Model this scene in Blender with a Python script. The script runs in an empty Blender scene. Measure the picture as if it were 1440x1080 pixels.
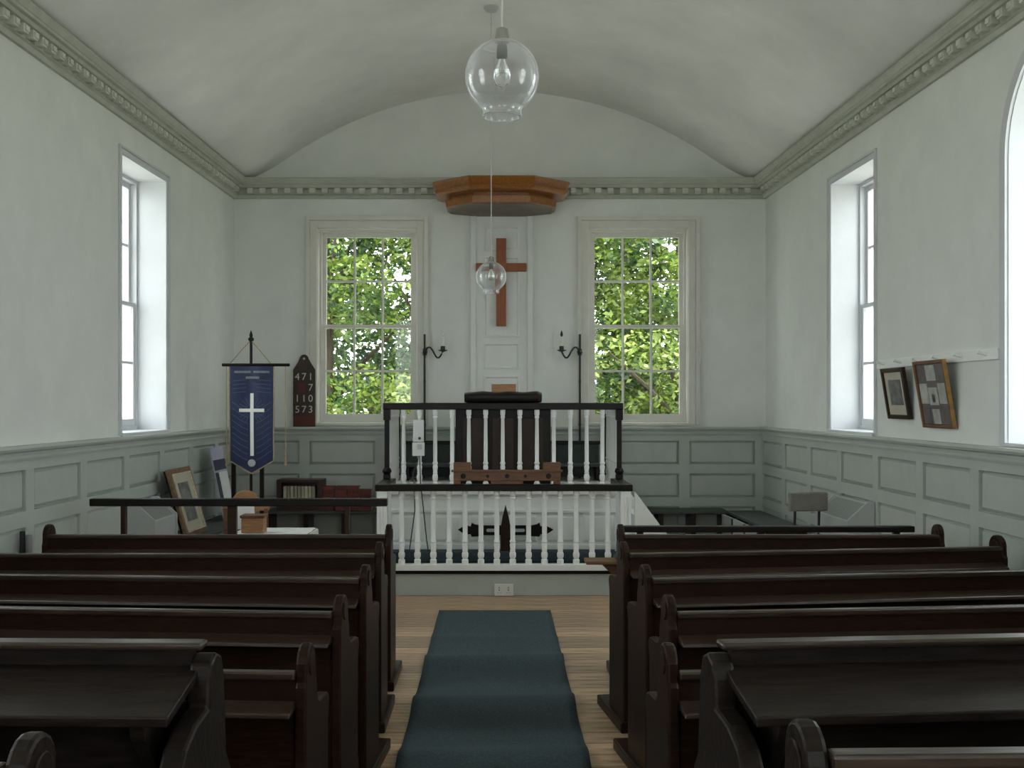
import bpy, bmesh, math, random
from mathutils import Vector, Matrix
R = math.radians
PI = math.pi
sc = bpy.context.scene
COL = sc.collection
random.seed(7)

# ------------------------------------------------------------------ camera, world, sun, exposure
H = 1.70                      # eye height
F = 1500.0                    # focal length in pixels of the 1440 px frame
D = 11.28                     # distance to the end wall
cam = bpy.data.cameras.new('camera')
cam.sensor_width = 36.0
cam.lens = 36.0 * F / 1440.0
cam.shift_x = 22.0 / 1440.0
cam.shift_y = 25.0 / 1440.0
cam.clip_start = 0.05
cam.clip_end = 300
camo = bpy.data.objects.new('camera', cam)
COL.objects.link(camo)
camo.location = (0, 0, H)
camo.rotation_euler = (PI / 2, 0, 0)
sc.camera = camo

w = bpy.data.worlds.new('overcast_sky')
sc.world = w
w.use_nodes = True
bg = w.node_tree.nodes['Background']
bg.inputs[0].default_value = (0.93, 0.97, 1.0, 1)
bg.inputs[1].default_value = 8.0

sun = bpy.data.lights.new('hazy_sun', 'SUN')
sun.energy = 13.0
sun.angle = R(6)
sun.color = (1.0, 0.95, 0.84)
suno = bpy.data.objects.new('hazy_sun', sun)
COL.objects.link(suno)
suno.rotation_euler = (R(27), 0, 0)      # high sun, straight over the roof towards the trees
suno.location = (0, -5, 20)

sc.view_settings.view_transform = 'Standard'
sc.view_settings.look = 'None'
sc.view_settings.gamma = 1.0
sc.view_settings.use_curve_mapping = False
sc.view_settings.exposure = -0.2
sc.cycles.max_bounces = 14
sc.cycles.diffuse_bounces = 10
sc.cycles.transparent_max_bounces = 24
sc.cycles.sample_clamp_indirect = 12.0


# ------------------------------------------------------------------ helpers
def X(px, Z): return (px - 698.0) * Z / F
def ZH(py, Z): return H - (py - 565.0) * Z / F


def srgb(r, g, b):
    f = lambda c: (c / 255 / 12.92) if c <= 10 else ((c / 255 + 0.055) / 1.055) ** 2.4
    return (f(r), f(g), f(b))


def paint(name, col, rough=0.5, var=0.08, scale=6.0, stretch=(1, 1, 1), bump=0.0, metal=0.0, coat=0.0, island=0.0, detail=4.0, spec=0.5):
    m = bpy.data.materials.new(name)
    m.use_nodes = True
    nt = m.node_tree
    N, L = nt.nodes, nt.links
    b = N['Principled BSDF']
    b.inputs['Roughness'].default_value = rough
    b.inputs['Metallic'].default_value = metal
    b.inputs['Specular IOR Level'].default_value = spec
    if coat:
        b.inputs['Coat Weight'].default_value = coat
        b.inputs['Coat Roughness'].default_value = 0.2
    tc = N.new('ShaderNodeTexCoord')
    mp = N.new('ShaderNodeMapping')
    mp.inputs['Scale'].default_value = stretch
    no = N.new('ShaderNodeTexNoise')
    no.inputs['Scale'].default_value = scale
    no.inputs['Detail'].default_value = detail
    no.inputs['Roughness'].default_value = 0.6
    L.new(tc.outputs['Object'], mp.inputs['Vector'])
    L.new(mp.outputs['Vector'], no.inputs['Vector'])
    mr = N.new('ShaderNodeMapRange')
    mr.inputs['From Min'].default_value = 0.3
    mr.inputs['From Max'].default_value = 0.7
    mr.inputs['To Min'].default_value = 1 - var
    mr.inputs['To Max'].default_value = 1 + var
    L.new(no.outputs['Fac'], mr.inputs['Value'])
    sv = N.new('ShaderNodeVectorMath')
    sv.operation = 'SCALE'
    sv.inputs[0].default_value = col
    L.new(mr.outputs['Result'], sv.inputs['Scale'])
    last = sv.outputs['Vector']
    if island:
        oi = N.new('ShaderNodeObjectInfo')
        m2 = N.new('ShaderNodeMapRange')
        m2.inputs['To Min'].default_value = 1 - island
        m2.inputs['To Max'].default_value = 1 + island
        L.new(oi.outputs['Random'], m2.inputs['Value'])
        s2 = N.new('ShaderNodeVectorMath')
        s2.operation = 'SCALE'
        L.new(last, s2.inputs[0])
        L.new(m2.outputs['Result'], s2.inputs['Scale'])
        last = s2.outputs['Vector']
    L.new(last, b.inputs['Base Color'])
    if bump:
        bp = N.new('ShaderNodeBump')
        bp.inputs['Strength'].default_value = bump
        bp.inputs['Distance'].default_value = 0.01
        L.new(no.outputs['Fac'], bp.inputs['Height'])
        L.new(bp.outputs['Normal'], b.inputs['Normal'])
    return m


def pane_glass(name):
    m = bpy.data.materials.new(name)
    m.use_nodes = True
    nt = m.node_tree
    N, L = nt.nodes, nt.links
    N.remove(N['Principled BSDF'])
    out = N['Material Output']
    tr = N.new('ShaderNodeBsdfTransparent')
    tr.inputs[0].default_value = (0.94, 0.96, 0.95, 1)
    gl = N.new('ShaderNodeBsdfGlossy')
    gl.inputs['Roughness'].default_value = 0.03
    lw = N.new('ShaderNodeLayerWeight')
    lw.inputs['Blend'].default_value = 0.5
    pwr = N.new('ShaderNodeMath')
    pwr.operation = 'POWER'
    pwr.inputs[1].default_value = 4.0
    L.new(lw.outputs['Facing'], pwr.inputs[0])
    fr = N.new('ShaderNodeMapRange')          # Schlick curve, the same for both faces of the pane
    fr.inputs['To Min'].default_value = 0.02
    fr.inputs['To Max'].default_value = 0.6
    L.new(pwr.outputs[0], fr.inputs['Value'])
    mx = N.new('ShaderNodeMixShader')
    L.new(fr.outputs[0], mx.inputs[0])
    L.new(tr.outputs[0], mx.inputs[1])
    L.new(gl.outputs[0], mx.inputs[2])
    L.new(mx.outputs[0], out.inputs[0])
    return m


def lamp_glass(name):
    m = bpy.data.materials.new(name)
    m.use_nodes = True
    N, L = m.node_tree.nodes, m.node_tree.links
    b = N['Principled BSDF']
    b.inputs['Transmission Weight'].default_value = 1.0
    b.inputs['Roughness'].default_value = 0.02
    b.inputs['IOR'].default_value = 1.5
    b.inputs['Base Color'].default_value = (0.98, 0.99, 1, 1)
    tl = N.new('ShaderNodeBsdfDiffuse')               # white mixed in towards the rim, painting its bright reflections
    tl.inputs[0].default_value = (0.9, 0.92, 0.95, 1)
    lw = N.new('ShaderNodeLayerWeight')
    lw.inputs['Blend'].default_value = 0.35
    mr = N.new('ShaderNodeMapRange')
    mr.inputs['To Min'].default_value = 0.05
    mr.inputs['To Max'].default_value = 0.45
    L.new(lw.outputs['Facing'], mr.inputs['Value'])
    mx = N.new('ShaderNodeMixShader')
    L.new(mr.outputs['Result'], mx.inputs[0])
    L.new(b.outputs[0], mx.inputs[1])
    L.new(tl.outputs[0], mx.inputs[2])
    L.new(mx.outputs[0], N['Material Output'].inputs[0])
    return m


def leaf_mat(name, col):
    m = bpy.data.materials.new(name)
    m.use_nodes = True
    nt = m.node_tree
    N, L = nt.nodes, nt.links
    N.remove(N['Principled BSDF'])
    out = N['Material Output']
    df = N.new('ShaderNodeBsdfDiffuse')
    tl = N.new('ShaderNodeBsdfTranslucent')
    gl = N.new('ShaderNodeBsdfGlossy')
    gl.inputs['Roughness'].default_value = 0.4
    tc = N.new('ShaderNodeTexCoord')
    no = N.new('ShaderNodeTexNoise')
    no.inputs['Scale'].default_value = 3.0
    L.new(tc.outputs['Object'], no.inputs['Vector'])
    mr = N.new('ShaderNodeMapRange')
    mr.inputs['From Min'].default_value = 0.3
    mr.inputs['From Max'].default_value = 0.7
    mr.inputs['To Min'].default_value = 0.65
    mr.inputs['To Max'].default_value = 1.35
    L.new(no.outputs['Fac'], mr.inputs['Value'])
    sv = N.new('ShaderNodeVectorMath')
    sv.operation = 'SCALE'
    sv.inputs[0].default_value = col
    L.new(mr.outputs['Result'], sv.inputs['Scale'])
    L.new(sv.outputs['Vector'], df.inputs[0])
    L.new(sv.outputs['Vector'], tl.inputs[0])
    mx = N.new('ShaderNodeMixShader')
    mx.inputs[0].default_value = 0.45
    L.new(df.outputs[0], mx.inputs[1])
    L.new(tl.outputs[0], mx.inputs[2])
    m2 = N.new('ShaderNodeMixShader')
    m2.inputs[0].default_value = 0.04
    L.new(mx.outputs[0], m2.inputs[1])
    L.new(gl.outputs[0], m2.inputs[2])
    L.new(m2.outputs[0], out.inputs[0])
    return m


class MB:
    """collects geometry and links it as ONE mesh object"""
    def __init__(self):
        self.v = []
        self.f = []
        self.mi = []

    def add(self, vs, fs, mi=0):
        o = len(self.v)
        self.v += [tuple(p) for p in vs]
        self.f += [tuple(i + o for i in f) for f in fs]
        self.mi += [mi] * len(fs)
        return self

    def box(self, x0, x1, y0, y1, z0, z1, mi=0, M=None):
        vs = [Vector((x, y, z)) for z in (z0, z1) for y in (y0, y1) for x in (x0, x1)]
        if M is not None:
            vs = [M @ p for p in vs]
        return self.add(vs, [(0, 2, 3, 1), (4, 5, 7, 6), (0, 1, 5, 4), (2, 6, 7, 3), (0, 4, 6, 2), (1, 3, 7, 5)], mi)

    def prism(self, poly, a, b, fn, mi=0):
        """poly: list of 2D points; fn(p, q, t) -> 3D; extruded from t=a to t=b"""
        n = len(poly)
        vs = [fn(p, q, a) for p, q in poly] + [fn(p, q, b) for p, q in poly]
        fs = [tuple(range(n)), tuple(range(2 * n - 1, n - 1, -1))]
        fs += [(i, i + n, (i + 1) % n + n, (i + 1) % n) for i in range(n)]
        return self.add(vs, fs, mi)

    def loft(self, rings, closed_ends=True, mi=0):
        n = len(rings[0])
        vs = [p for r in rings for p in r]
        fs = []
        for k in range(len(rings) - 1):
            for i in range(n):
                j = (i + 1) % n
                fs.append((k * n + i, k * n + j, (k + 1) * n + j, (k + 1) * n + i))
        if closed_ends:
            fs.append(tuple(range(n - 1, -1, -1)))
            fs.append(tuple((len(rings) - 1) * n + i for i in range(n)))
        return self.add(vs, fs, mi)

    def lathe(self, prof, seg=12, c=(0, 0, 0), ends=True, mi=0, sq=None):
        rings = []
        for r, z in prof:
            rings.append([(c[0] + r * math.cos(2 * PI * i / seg + PI / seg), c[1] + r * math.sin(2 * PI * i / seg + PI / seg), c[2] + z) for i in range(seg)])
        return self.loft(rings, ends, mi)

    def tube(self, pts, r, seg=8, mi=0):
        pts = [Vector(p) for p in pts]
        rr = r if isinstance(r, (list, tuple)) else [r] * len(pts)
        rings = []
        for i, p in enumerate(pts):
            t = (pts[min(i + 1, len(pts) - 1)] - pts[max(i - 1, 0)]).normalized()
            a = Vector((0, 0, 1)) if abs(t.z) < 0.9 else Vector((1, 0, 0))
            u = t.cross(a).normalized()
            v = t.cross(u)
            rings.append([p + (u * math.cos(2 * PI * k / seg) + v * math.sin(2 * PI * k / seg)) * rr[i] for k in range(seg)])
        return self.loft(rings, True, mi)

    def mesh(self, name, mats, smooth=False):
        me = bpy.data.meshes.new(name)
        me.from_pydata(self.v, [], self.f)
        if not isinstance(mats, (list, tuple)):
            mats = [mats]
        for m in mats:
            me.materials.append(m)
        if len(mats) > 1:
            me.polygons.foreach_set('material_index', self.mi)
        bm = bmesh.new()
        bm.from_mesh(me)
        bmesh.ops.recalc_face_normals(bm, faces=bm.faces)
        bm.to_mesh(me)
        bm.free()
        if smooth:
            me.polygons.foreach_set('use_smooth', [True] * len(me.polygons))
            try:
                me.set_sharp_from_angle(angle=R(42))
            except Exception:
                pass
        me.update()
        return me

    def build(self, name, mats, parent=None, smooth=False, bevel=0.0, loc=None, rot=None):
        o = bpy.data.objects.new(name, self.mesh(name, mats, smooth))
        COL.objects.link(o)
        if parent is not None:
            o.parent = parent
        if loc is not None:
            o.location = loc
        if rot is not None:
            o.rotation_euler = rot
        if bevel:
            md = o.modifiers.new('soft_edges', 'BEVEL')
            md.width = bevel
            md.segments = 2
            md.limit_method = 'ANGLE'
            md.angle_limit = R(40)
        return o


def inst(name, me, parent=None, loc=(0, 0, 0), rot=(0, 0, 0), scale=(1, 1, 1)):
    o = bpy.data.objects.new(name, me)
    COL.objects.link(o)
    o.parent = parent
    o.location = loc
    o.rotation_euler = rot
    o.scale = scale
    return o


def tag(o, label=None, cat=None, group=None, kind=None):
    if label: o['label'] = label
    if cat: o['category'] = cat
    if group: o['group'] = group
    if kind: o['kind'] = kind
    return o


def thing(name, label, cat, loc=(0, 0, 0), rz=0.0, group=None, kind=None):
    o = bpy.data.objects.new(name, None)
    COL.objects.link(o)
    o.empty_display_size = 0.1
    o.location = loc
    o.rotation_euler = (0, 0, rz)
    return tag(o, label, cat, group, kind)


def cut(o, cutters):
    """boolean the cutter meshes out of o, then drop them"""
    tmp = []
    for c in cutters:
        co = bpy.data.objects.new('cutter', c)
        COL.objects.link(co)
        co.matrix_world = o.matrix_world
        co.location, co.rotation_euler = o.location, o.rotation_euler
        md = o.modifiers.new('cut', 'BOOLEAN')
        md.operation = 'DIFFERENCE'
        md.object = co
        md.solver = 'EXACT'
        tmp.append(co)
    dg = bpy.context.evaluated_depsgraph_get()
    dg.update()
    me = bpy.data.meshes.new_from_object(o.evaluated_get(dg))
    o.modifiers.clear()
    o.data = me
    for co in tmp:
        bpy.data.objects.remove(co)


def text_mesh(s, size, depth, mat):
    cu = bpy.data.curves.new('lettering', 'FONT')
    cu.body = s
    cu.size = size
    cu.extrude = depth
    cu.align_x = 'CENTER'
    cu.align_y = 'CENTER'
    cu.resolution_u = 3
    to = bpy.data.objects.new('lettering', cu)
    COL.objects.link(to)
    dg = bpy.context.evaluated_depsgraph_get()
    me = bpy.data.meshes.new_from_object(to.evaluated_get(dg))
    bpy.data.objects.remove(to)
    me.materials.clear()
    me.materials.append(mat)
    return me


def arc(cx, cy, r, a0, a1, n):
    return [(cx + r * math.cos(R(a0 + (a1 - a0) * i / n)), cy + r * math.sin(R(a0 + (a1 - a0) * i / n))) for i in range(n + 1)]


# ------------------------------------------------------------------ materials
M_wall = paint('wall_plaster', (0.76, 0.775, 0.745), 0.75, 0.05, 2.2, bump=0.08, detail=6)
M_ceil = paint('ceiling_plaster', (0.78, 0.78, 0.75), 0.8, 0.09, 1.3, bump=0.06, detail=6)
M_green = paint('sage_paint', (0.45, 0.485, 0.455), 0.45, 0.05, 5)
M_cornice = paint('cornice_paint', (0.47, 0.49, 0.42), 0.55, 0.08, 10)
M_dentil = paint('cornice_paint_lit', (0.62, 0.635, 0.57), 0.55, 0.08, 10)  # cornice colour lightened to paint in the light on the dentils
M_white = paint('white_gloss_paint', (0.86, 0.87, 0.85), 0.35, 0.03, 8)
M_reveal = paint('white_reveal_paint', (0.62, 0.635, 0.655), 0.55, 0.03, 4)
M_cream = paint('cream_casing_paint', (0.68, 0.665, 0.61), 0.45, 0.05, 8)
M_pew = paint('dark_pew_wood', (0.021, 0.0105, 0.0065), 0.33, 0.4, 14, (1, 9, 9), bump=0.12, spec=0.11)
M_ledge = paint('worn_pew_ledge', (0.034, 0.0205, 0.014), 0.30, 0.4, 9, (1, 9, 9), bump=0.12, spec=0.45)
M_pewgrey = paint('dark_rear_pew_wood', (0.018, 0.0135, 0.0115), 0.36, 0.45, 9, (1, 6, 6), bump=0.15, spec=0.13)
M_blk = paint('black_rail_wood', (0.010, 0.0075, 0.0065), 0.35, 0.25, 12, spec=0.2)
M_choir = paint('dark_choir_wood', (0.030, 0.015, 0.009), 0.35, 0.3, 12, (1, 8, 8), spec=0.25)
M_plank = paint('pine_floorboard', (0.41, 0.275, 0.17), 0.42, 0.55, 5, (0.8, 9, 4), bump=0.14, island=0.28, detail=6)
M_sub = paint('subfloor', (0.05, 0.04, 0.03), 0.9)
M_teal = paint('teal_carpet', (0.064, 0.088, 0.100), 0.95, 0.3, 90, bump=0.3, spec=0.1)
M_oak = paint('orange_oak', (0.27, 0.100, 0.018), 0.35, 0.3, 9, (6, 1, 6), coat=0.3)
M_cross = paint('red_brown_wood', (0.27, 0.068, 0.014), 0.4, 0.2, 9, (4, 4, 1))
M_brown = paint('brown_wood', (0.15, 0.065, 0.028), 0.45, 0.3, 10, (1, 6, 6))
M_ltbrown = paint('light_brown_wood', (0.33, 0.17, 0.075), 0.5, 0.25, 10, (1, 6, 6))
M_soffit = paint('tester_soffit_boards', (0.16, 0.125, 0.10), 0.6, 0.2, 8)
M_iron = paint('dark_iron', (0.015, 0.016, 0.016), 0.5, 0.15, 20)
M_glass = pane_glass('window_glass')
M_globe = lamp_glass('clear_lamp_glass')
M_chrome = paint('chrome', (0.5, 0.5, 0.5), 0.2, 0.05, 8, metal=1.0)
M_cord = paint('pale_cord', (0.55, 0.55, 0.53), 0.6, 0.05, 10)
M_cream2 = paint('candle_white', (0.82, 0.81, 0.77), 0.4, 0.04, 10)
M_blue = paint('navy_satin', (0.005, 0.0145, 0.066), 0.55, 0.35, 14, (1, 1, 0.35), bump=0.2)
M_goldtrim = paint('gold_braid', (0.30, 0.24, 0.13), 0.5, 0.3, 40)
M_ray = paint('blue_grey_stitching', (0.05, 0.075, 0.15), 0.6, 0.2, 30)
M_text = paint('silver_stitching', (0.16, 0.18, 0.20), 0.6, 0.2, 30)
M_paper = paint('white_paper', (0.72, 0.72, 0.72), 0.7, 0.04, 10)
M_lilac = paint('lilac_print', (0.44, 0.44, 0.56), 0.6, 0.1, 10)
M_dkprint = paint('dark_blue_print', (0.03, 0.03, 0.07), 0.6, 0.2, 10)
M_board = paint('hymn_board_wood', (0.040, 0.018, 0.010), 0.5, 0.3, 10, (6, 6, 1))
M_redcard = paint('red_card', (0.10, 0.018, 0.014), 0.6, 0.2, 10)
M_num = paint('number_card', (0.62, 0.62, 0.58), 0.6, 0.08, 20)
M_heater = paint('pale_grey_enamel', (0.44, 0.46, 0.46), 0.4, 0.04, 5)
M_grille = paint('heater_grille_grey', (0.26, 0.28, 0.27), 0.5, 0.12, 60, (40, 1, 1))
M_drab = paint('grey_brown_vinyl', (0.20, 0.19, 0.175), 0.5, 0.12, 12)
M_seat = paint('dark_seat_cushion', (0.052, 0.064, 0.060), 0.7, 0.15, 12)
M_redbook = paint('red_book_cloth', (0.15, 0.028, 0.024), 0.6, 0.2, 12, island=0.35)
M_creambook = paint('cream_book_cloth', (0.46, 0.44, 0.33), 0.6, 0.1, 12, island=0.35)
M_maroon = paint('maroon_wood', (0.045, 0.013, 0.011), 0.45, 0.25, 10)
M_gold = paint('gilt_frame', (0.36, 0.20, 0.06), 0.4, 0.3, 20, metal=0.3)
M_tarnish = paint('tarnished_gilt', (0.17, 0.105, 0.055), 0.45, 0.35, 25)
M_pale = paint('pale_gilt_edge', (0.55, 0.48, 0.37), 0.5, 0.3, 40)
M_mount = paint('cream_mount', (0.50, 0.47, 0.38), 0.7, 0.06, 10)
M_photo = paint('grey_photograph', (0.16, 0.165, 0.155), 0.6, 0.5, 14)
M_photolt = paint('pale_photograph', (0.40, 0.40, 0.37), 0.6, 0.3, 12)
M_photodk = paint('purple_grey_mount', (0.13, 0.11, 0.11), 0.6, 0.2, 12)
M_socket = paint('white_plastic', (0.70, 0.70, 0.66), 0.35, 0.02, 10)
M_dark = paint('dark_hole', (0.01, 0.01, 0.01), 0.8, 0.1, 10)
M_bark = paint('bark', (0.06, 0.045, 0.03), 0.9, 0.4, 14, (1, 1, 0.3), bump=0.5)
M_ground = paint('pale_gravel', (0.42, 0.42, 0.38), 0.95, 0.2, 3)
M_stone = paint('outer_stone', (0.3, 0.28, 0.25), 0.9, 0.2, 3)

# ------------------------------------------------------------------ room frame
XL, XR = X(329, D), X(1076.5, D)
TOE = 0.022
CX = (XL + XR) / 2
HB = (XR - XL) / 2
YB = -2.6                                   # rear end of the room, behind the camera
UL = D - YB + 0.1
WT = 0.42
PCX = 0.063                                 # axis of the pulpit
Z_DADO = 1.437
Z_COR = 3.843
LEFT = dict(s=1, o=(XL, D, 0), rz=-TOE)
RIGHT = dict(s=-1, o=(XR, D, 0), rz=TOE)


def wpt(S, u, wd, z):
    """world point on a side wall: u metres from the end wall, wd metres into the room"""
    a = S['rz']
    x, y = S['s'] * wd, -u
    return Vector((S['o'][0] + x * math.cos(a) - y * math.sin(a), S['o'][1] + x * math.sin(a) + y * math.cos(a), z))


def u_of(S, px):
    """u where the wall face shows at picture column px"""
    half = abs(S['o'][0])
    z = (half + TOE * D) / (abs(px - 698) / F + TOE)
    return D - z


# floor
floor = MB().box(-3.6, 3.6, YB - 0.3, D + 0.3, -0.12, -0.024).build('floor', M_sub)
tag(floor, 'bare pine board floor running across the aisle', 'floor', kind='structure')
pw = 0.172
plank_me = MB().box(-3.25, 3.25, 0.003, pw - 0.003, -0.024, 0.0).mesh('floor_plank', M_plank)
y = YB
k = 0
while y < D - 0.05:
    inst('floor_plank', plank_me, floor, (0.0, y, random.uniform(-0.0012, 0)))
    y += pw
    k += 1

# ceiling: shallow plaster barrel vault
def vault_z(x):
    x = abs(x)
    rr = 3.9
    if x < 2.2:
        return 4.983 - rr + math.sqrt(rr * rr - x * x)
    z0 = 4.983 - rr + math.sqrt(rr * rr - 2.2 * 2.2)
    t = (x - 2.2) / (2.66 - 2.2)
    s0 = -2.2 / math.sqrt(rr * rr - 2.2 * 2.2)
    z1, s1 = 4.05, -0.35
    if x <= 2.66:
        h = 0.46
        return (2 * t**3 - 3 * t**2 + 1) * z0 + (t**3 - 2 * t**2 + t) * s0 * h + (-2 * t**3 + 3 * t**2) * z1 + (t**3 - t**2) * s1 * h
    return z1 - (x - 2.66) * 0.05
mb = MB()
nx = 56
xs = [-3.05 + 6.1 * i / nx for i in range(nx + 1)]
rings = []
for yy in (YB - 0.2, D + 0.15):
    sc_ = (HB + TOE * (D - yy)) / HB
    lo = [(CX + x * sc_, yy, vault_z(x)) for x in xs]
    hi = [(CX + x * sc_, yy, vault_z(x) + 0.18) for x in reversed(xs)]
    rings.append(lo + hi)
mb.loft(rings, True)
ceil = mb.build('ceiling', M_ceil, smooth=True)
tag(ceil, 'shallow grey-white plaster barrel vault over the chapel', 'ceiling', kind='structure')

# end wall with two window holes
WBX = [X(516.5, D), X(897.5, D)]
WB_HALF, WB_Z0, WB_Z1 = 0.53, 1.46, 3.54
wb = MB().box(-3.4, 3.4, D, D + WT, -0.1, 5.35).build('wall_back', M_wall)
tag(wb, 'plain end wall with the pulpit between two sash windows', 'wall', kind='structure')
cut(wb, [MB().box(x - WB_HALF, x + WB_HALF, D - 0.2, D + WT + 0.3, WB_Z0, WB_Z1).mesh('cutter', M_reveal) for x in WBX])

# rear wall behind the camera
wr = MB().box(-3.8, 3.8, YB - 0.35, YB, -0.1, 5.35).build('wall_rear', M_wall)
tag(wr, 'plain plaster wall closing the room behind the last pews', 'wall', kind='structure')

RWX = [-1.75, 1.75]
cut(wr, [MB().box(x - 0.75, x + 0.75, YB - 0.6, YB + 0.2, 1.1, 3.7).mesh('cutter', M_reveal) for x in RWX])
# side walls with window holes
SW_Z0, SW_Z1 = 1.445, 3.59
ARCH_R, ARCH_S = 0.62, 3.12
def hole_poly(kind, u0, u1):
    if kind == 'square':
        return [(u0, SW_Z0), (u1, SW_Z0), (u1, SW_Z1), (u0, SW_Z1)]
    c = (u0 + u1) / 2
    return [(u0, SW_Z0), (u1, SW_Z0)] + arc(c, ARCH_S, (u1 - u0) / 2, 0, 180, 20)
HOLES = {
    'left': [('square', u_of(LEFT, 234), u_of(LEFT, 170)), ('arch', 5.25, 6.49), ('arch', 8.4, 9.64)],
    'right': [('square', u_of(RIGHT, 1168), u_of(RIGHT, 1230)), ('arch', u_of(RIGHT, 1417), u_of(RIGHT, 1417) + 2 * ARCH_R), ('arch', 8.4, 9.64)],
}
WALLS = {}
for nm, S in (('left', LEFT), ('right', RIGHT)):
    s = S['s']
    a, b = sorted((0.0, -s * WT))
    o = MB().box(a, b, -UL, 0.3, -0.1, 4.3).build('wall_' + nm, M_wall, loc=S['o'], rot=(0, 0, S['rz']))
    tag(o, 'long %s side wall with sage panelled dado below white plaster' % nm, 'wall', kind='structure')
    cs = []
    for kind, u0, u1 in HOLES[nm]:
        cs.append(MB().prism(hole_poly(kind, u0, u1), -0.6, 0.2, lambda p, q, t, s=s: (s * t, -p, q)).mesh('cutter', M_reveal))
    bpy.context.view_layer.update()
    cut(o, cs)
    WALLS[nm] = o
WALLS['back'] = wb

# ------------------------------------------------------------------ dado panelling, rails, cornice
def panel_mesh(wd, z0, z1, dep=0.024):
    """raised and fielded panel, centred on x, front towards -y"""
    hw = wd / 2
    r0 = [(-hw, 0, z0), (hw, 0, z0), (hw, 0, z1), (-hw, 0, z1)]
    i = 0.022
    r1 = [(-hw, -0.004, z0), (hw, -0.004, z0), (hw, -0.004, z1), (-hw, -0.004, z1)]
    r2 = [(-hw + i, -dep, z0 + i), (hw - i, -dep, z0 + i), (hw - i, -dep, z1 - i), (-hw + i, -dep, z1 - i)]
    return MB().loft([r0, r1, r2]).mesh('panel', M_green)
ROWS = [(1.040, 1.290), (0.690, 0.945), (0.14, 0.60)]
PW, PP = 0.69, 0.80
PANEL = [panel_mesh(PW - 0.01, a + 0.005, b - 0.005) for a, b in ROWS]
COR = [(0, Z_COR), (0.025, Z_COR), (0.038, Z_COR + 0.028), (0.058, Z_COR + 0.034), (0.040, Z_COR + 0.042), (0.040, Z_COR + 0.102),
       (0.105, Z_COR + 0.105), (0.112, Z_COR + 0.135), (0.150, Z_COR + 0.150), (0.168, Z_COR + 0.182), (0.168, Z_COR + 0.198), (0.150, Z_COR + 0.198), (0.140, Z_COR + 0.13), (0, Z_COR + 0.13)]
CAP = [(0, 1.345), (0.052, 1.345), (0.058, 1.362), (0.047, 1.375), (0.052, 1.395), (0.075, 1.405), (0.082, 1.42), (0.075, Z_DADO), (0, Z_DADO)]
DENTIL = MB().box(-0.031, 0.031, -0.050, 0.002, Z_COR + 0.050, Z_COR + 0.1015).box(-0.022, 0.022, -0.062, -0.049, Z_COR + 0.060, Z_COR + 0.092).mesh('dentil', M_dentil)

def dress_wall(nm, length, frame, p0, npan):
    """frame(u, w, z) -> local point on that wall; p0 = first panel's start"""
    wall = WALLS[nm]
    m = MB()
    def bx(u0, u1, w0, w1, z0, z1):
        vs = [Vector(frame(u, ww, z)) for z in (z0, z1) for ww in (w0, w1) for u in (u0, u1)]
        m.add(vs, [(0, 2, 3, 1), (4, 5, 7, 6), (0, 1, 5, 4), (2, 6, 7, 3), (0, 4, 6, 2), (1, 3, 7, 5)])
    bx(0, length, 0, 0.012, 0, 1.36)
    rails = [(0, 0.14), (0.60, 0.69), (0.945, 1.04), (1.29, 1.36)]
    for z0, z1 in rails:
        bx(0, length, 0.012, 0.046, z0, z1)
    us = [p0 + k * PP for k in range(npan)]
    edges = [0.0] + [e for u in us for e in (u, u + PW)] + [length]
    for i in range(0, len(edges), 2):
        if edges[i + 1] - edges[i] > 0.005:
            for (z0, z1) in ROWS:
                bx(edges[i], edges[i + 1], 0.012, 0.0455, z0, z1)
    wc = m.build('wainscot', M_green, wall)
    c = MB().prism(CAP, -0.06, length, lambda p, q, t: frame(t, p, q)).build('dado_rail', M_green, wall)
    cor = MB().prism(COR, -0.2, length, lambda p, q, t: frame(t, p, q)).build('cornice', M_cornice, wall)
    return wc, cor, us

def ang_of(frame):
    a, b = Vector(frame(0, 0, 0)), Vector(frame(1, 0, 0))
    n = Vector(frame(0, 1, 0)) - a
    # panel front (-y) should look along n
    return math.atan2(n.x, -n.y)

for nm, S in (('left', LEFT), ('right', RIGHT)):
    s = S['s']
    fr = lambda u, ww, z, s=s: (s * ww, -u, z)
    wc, cor, us = dress_wall(nm, UL - 0.15, fr, 0.05, 16)
    rz = ang_of(fr)
    for u in us:
        for pm in PANEL:
            inst('panel', pm, wc, fr(u + PW / 2, 0.012, 0), (0, 0, rz))
    u = 0.19
    while u < 8.6:
        inst('dentil', DENTIL, cor, fr(u, 0.040, 0), (0, 0, rz))
        u += 0.125
frb = lambda u, ww, z: (XL + u, D - ww, z)
p0 = X(436.5, D) - XL - PP
wc, cor, us = dress_wall('back', 2 * HB, frb, p0, 7)
for u in us:
    for pm in PANEL:
        inst('panel', pm, wc, frb(u + PW / 2, 0.012, 0), (0, 0, 0))
u = 0.19
while u < 2 * HB - 0.15:
    inst('dentil', DENTIL, cor, frb(u, 0.040, 0), (0, 0, 0))
    u += 0.1305

# ------------------------------------------------------------------ windows
def frame_mb(m, x0, x1, z0, z1, y0, y1, t, tb=None, tt=None):
    tb = tb or t
    tt = tt or t
    m.box(x0, x0 + t, y0, y1, z0, z1)
    m.box(x1 - t, x1, y0, y1, z0, z1)
    m.box(x0 + t, x1 - t, y0, y1, z0, z0 + tb)
    m.box(x0 + t, x1 - t, y0, y1, z1 - tt, z1)

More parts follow.
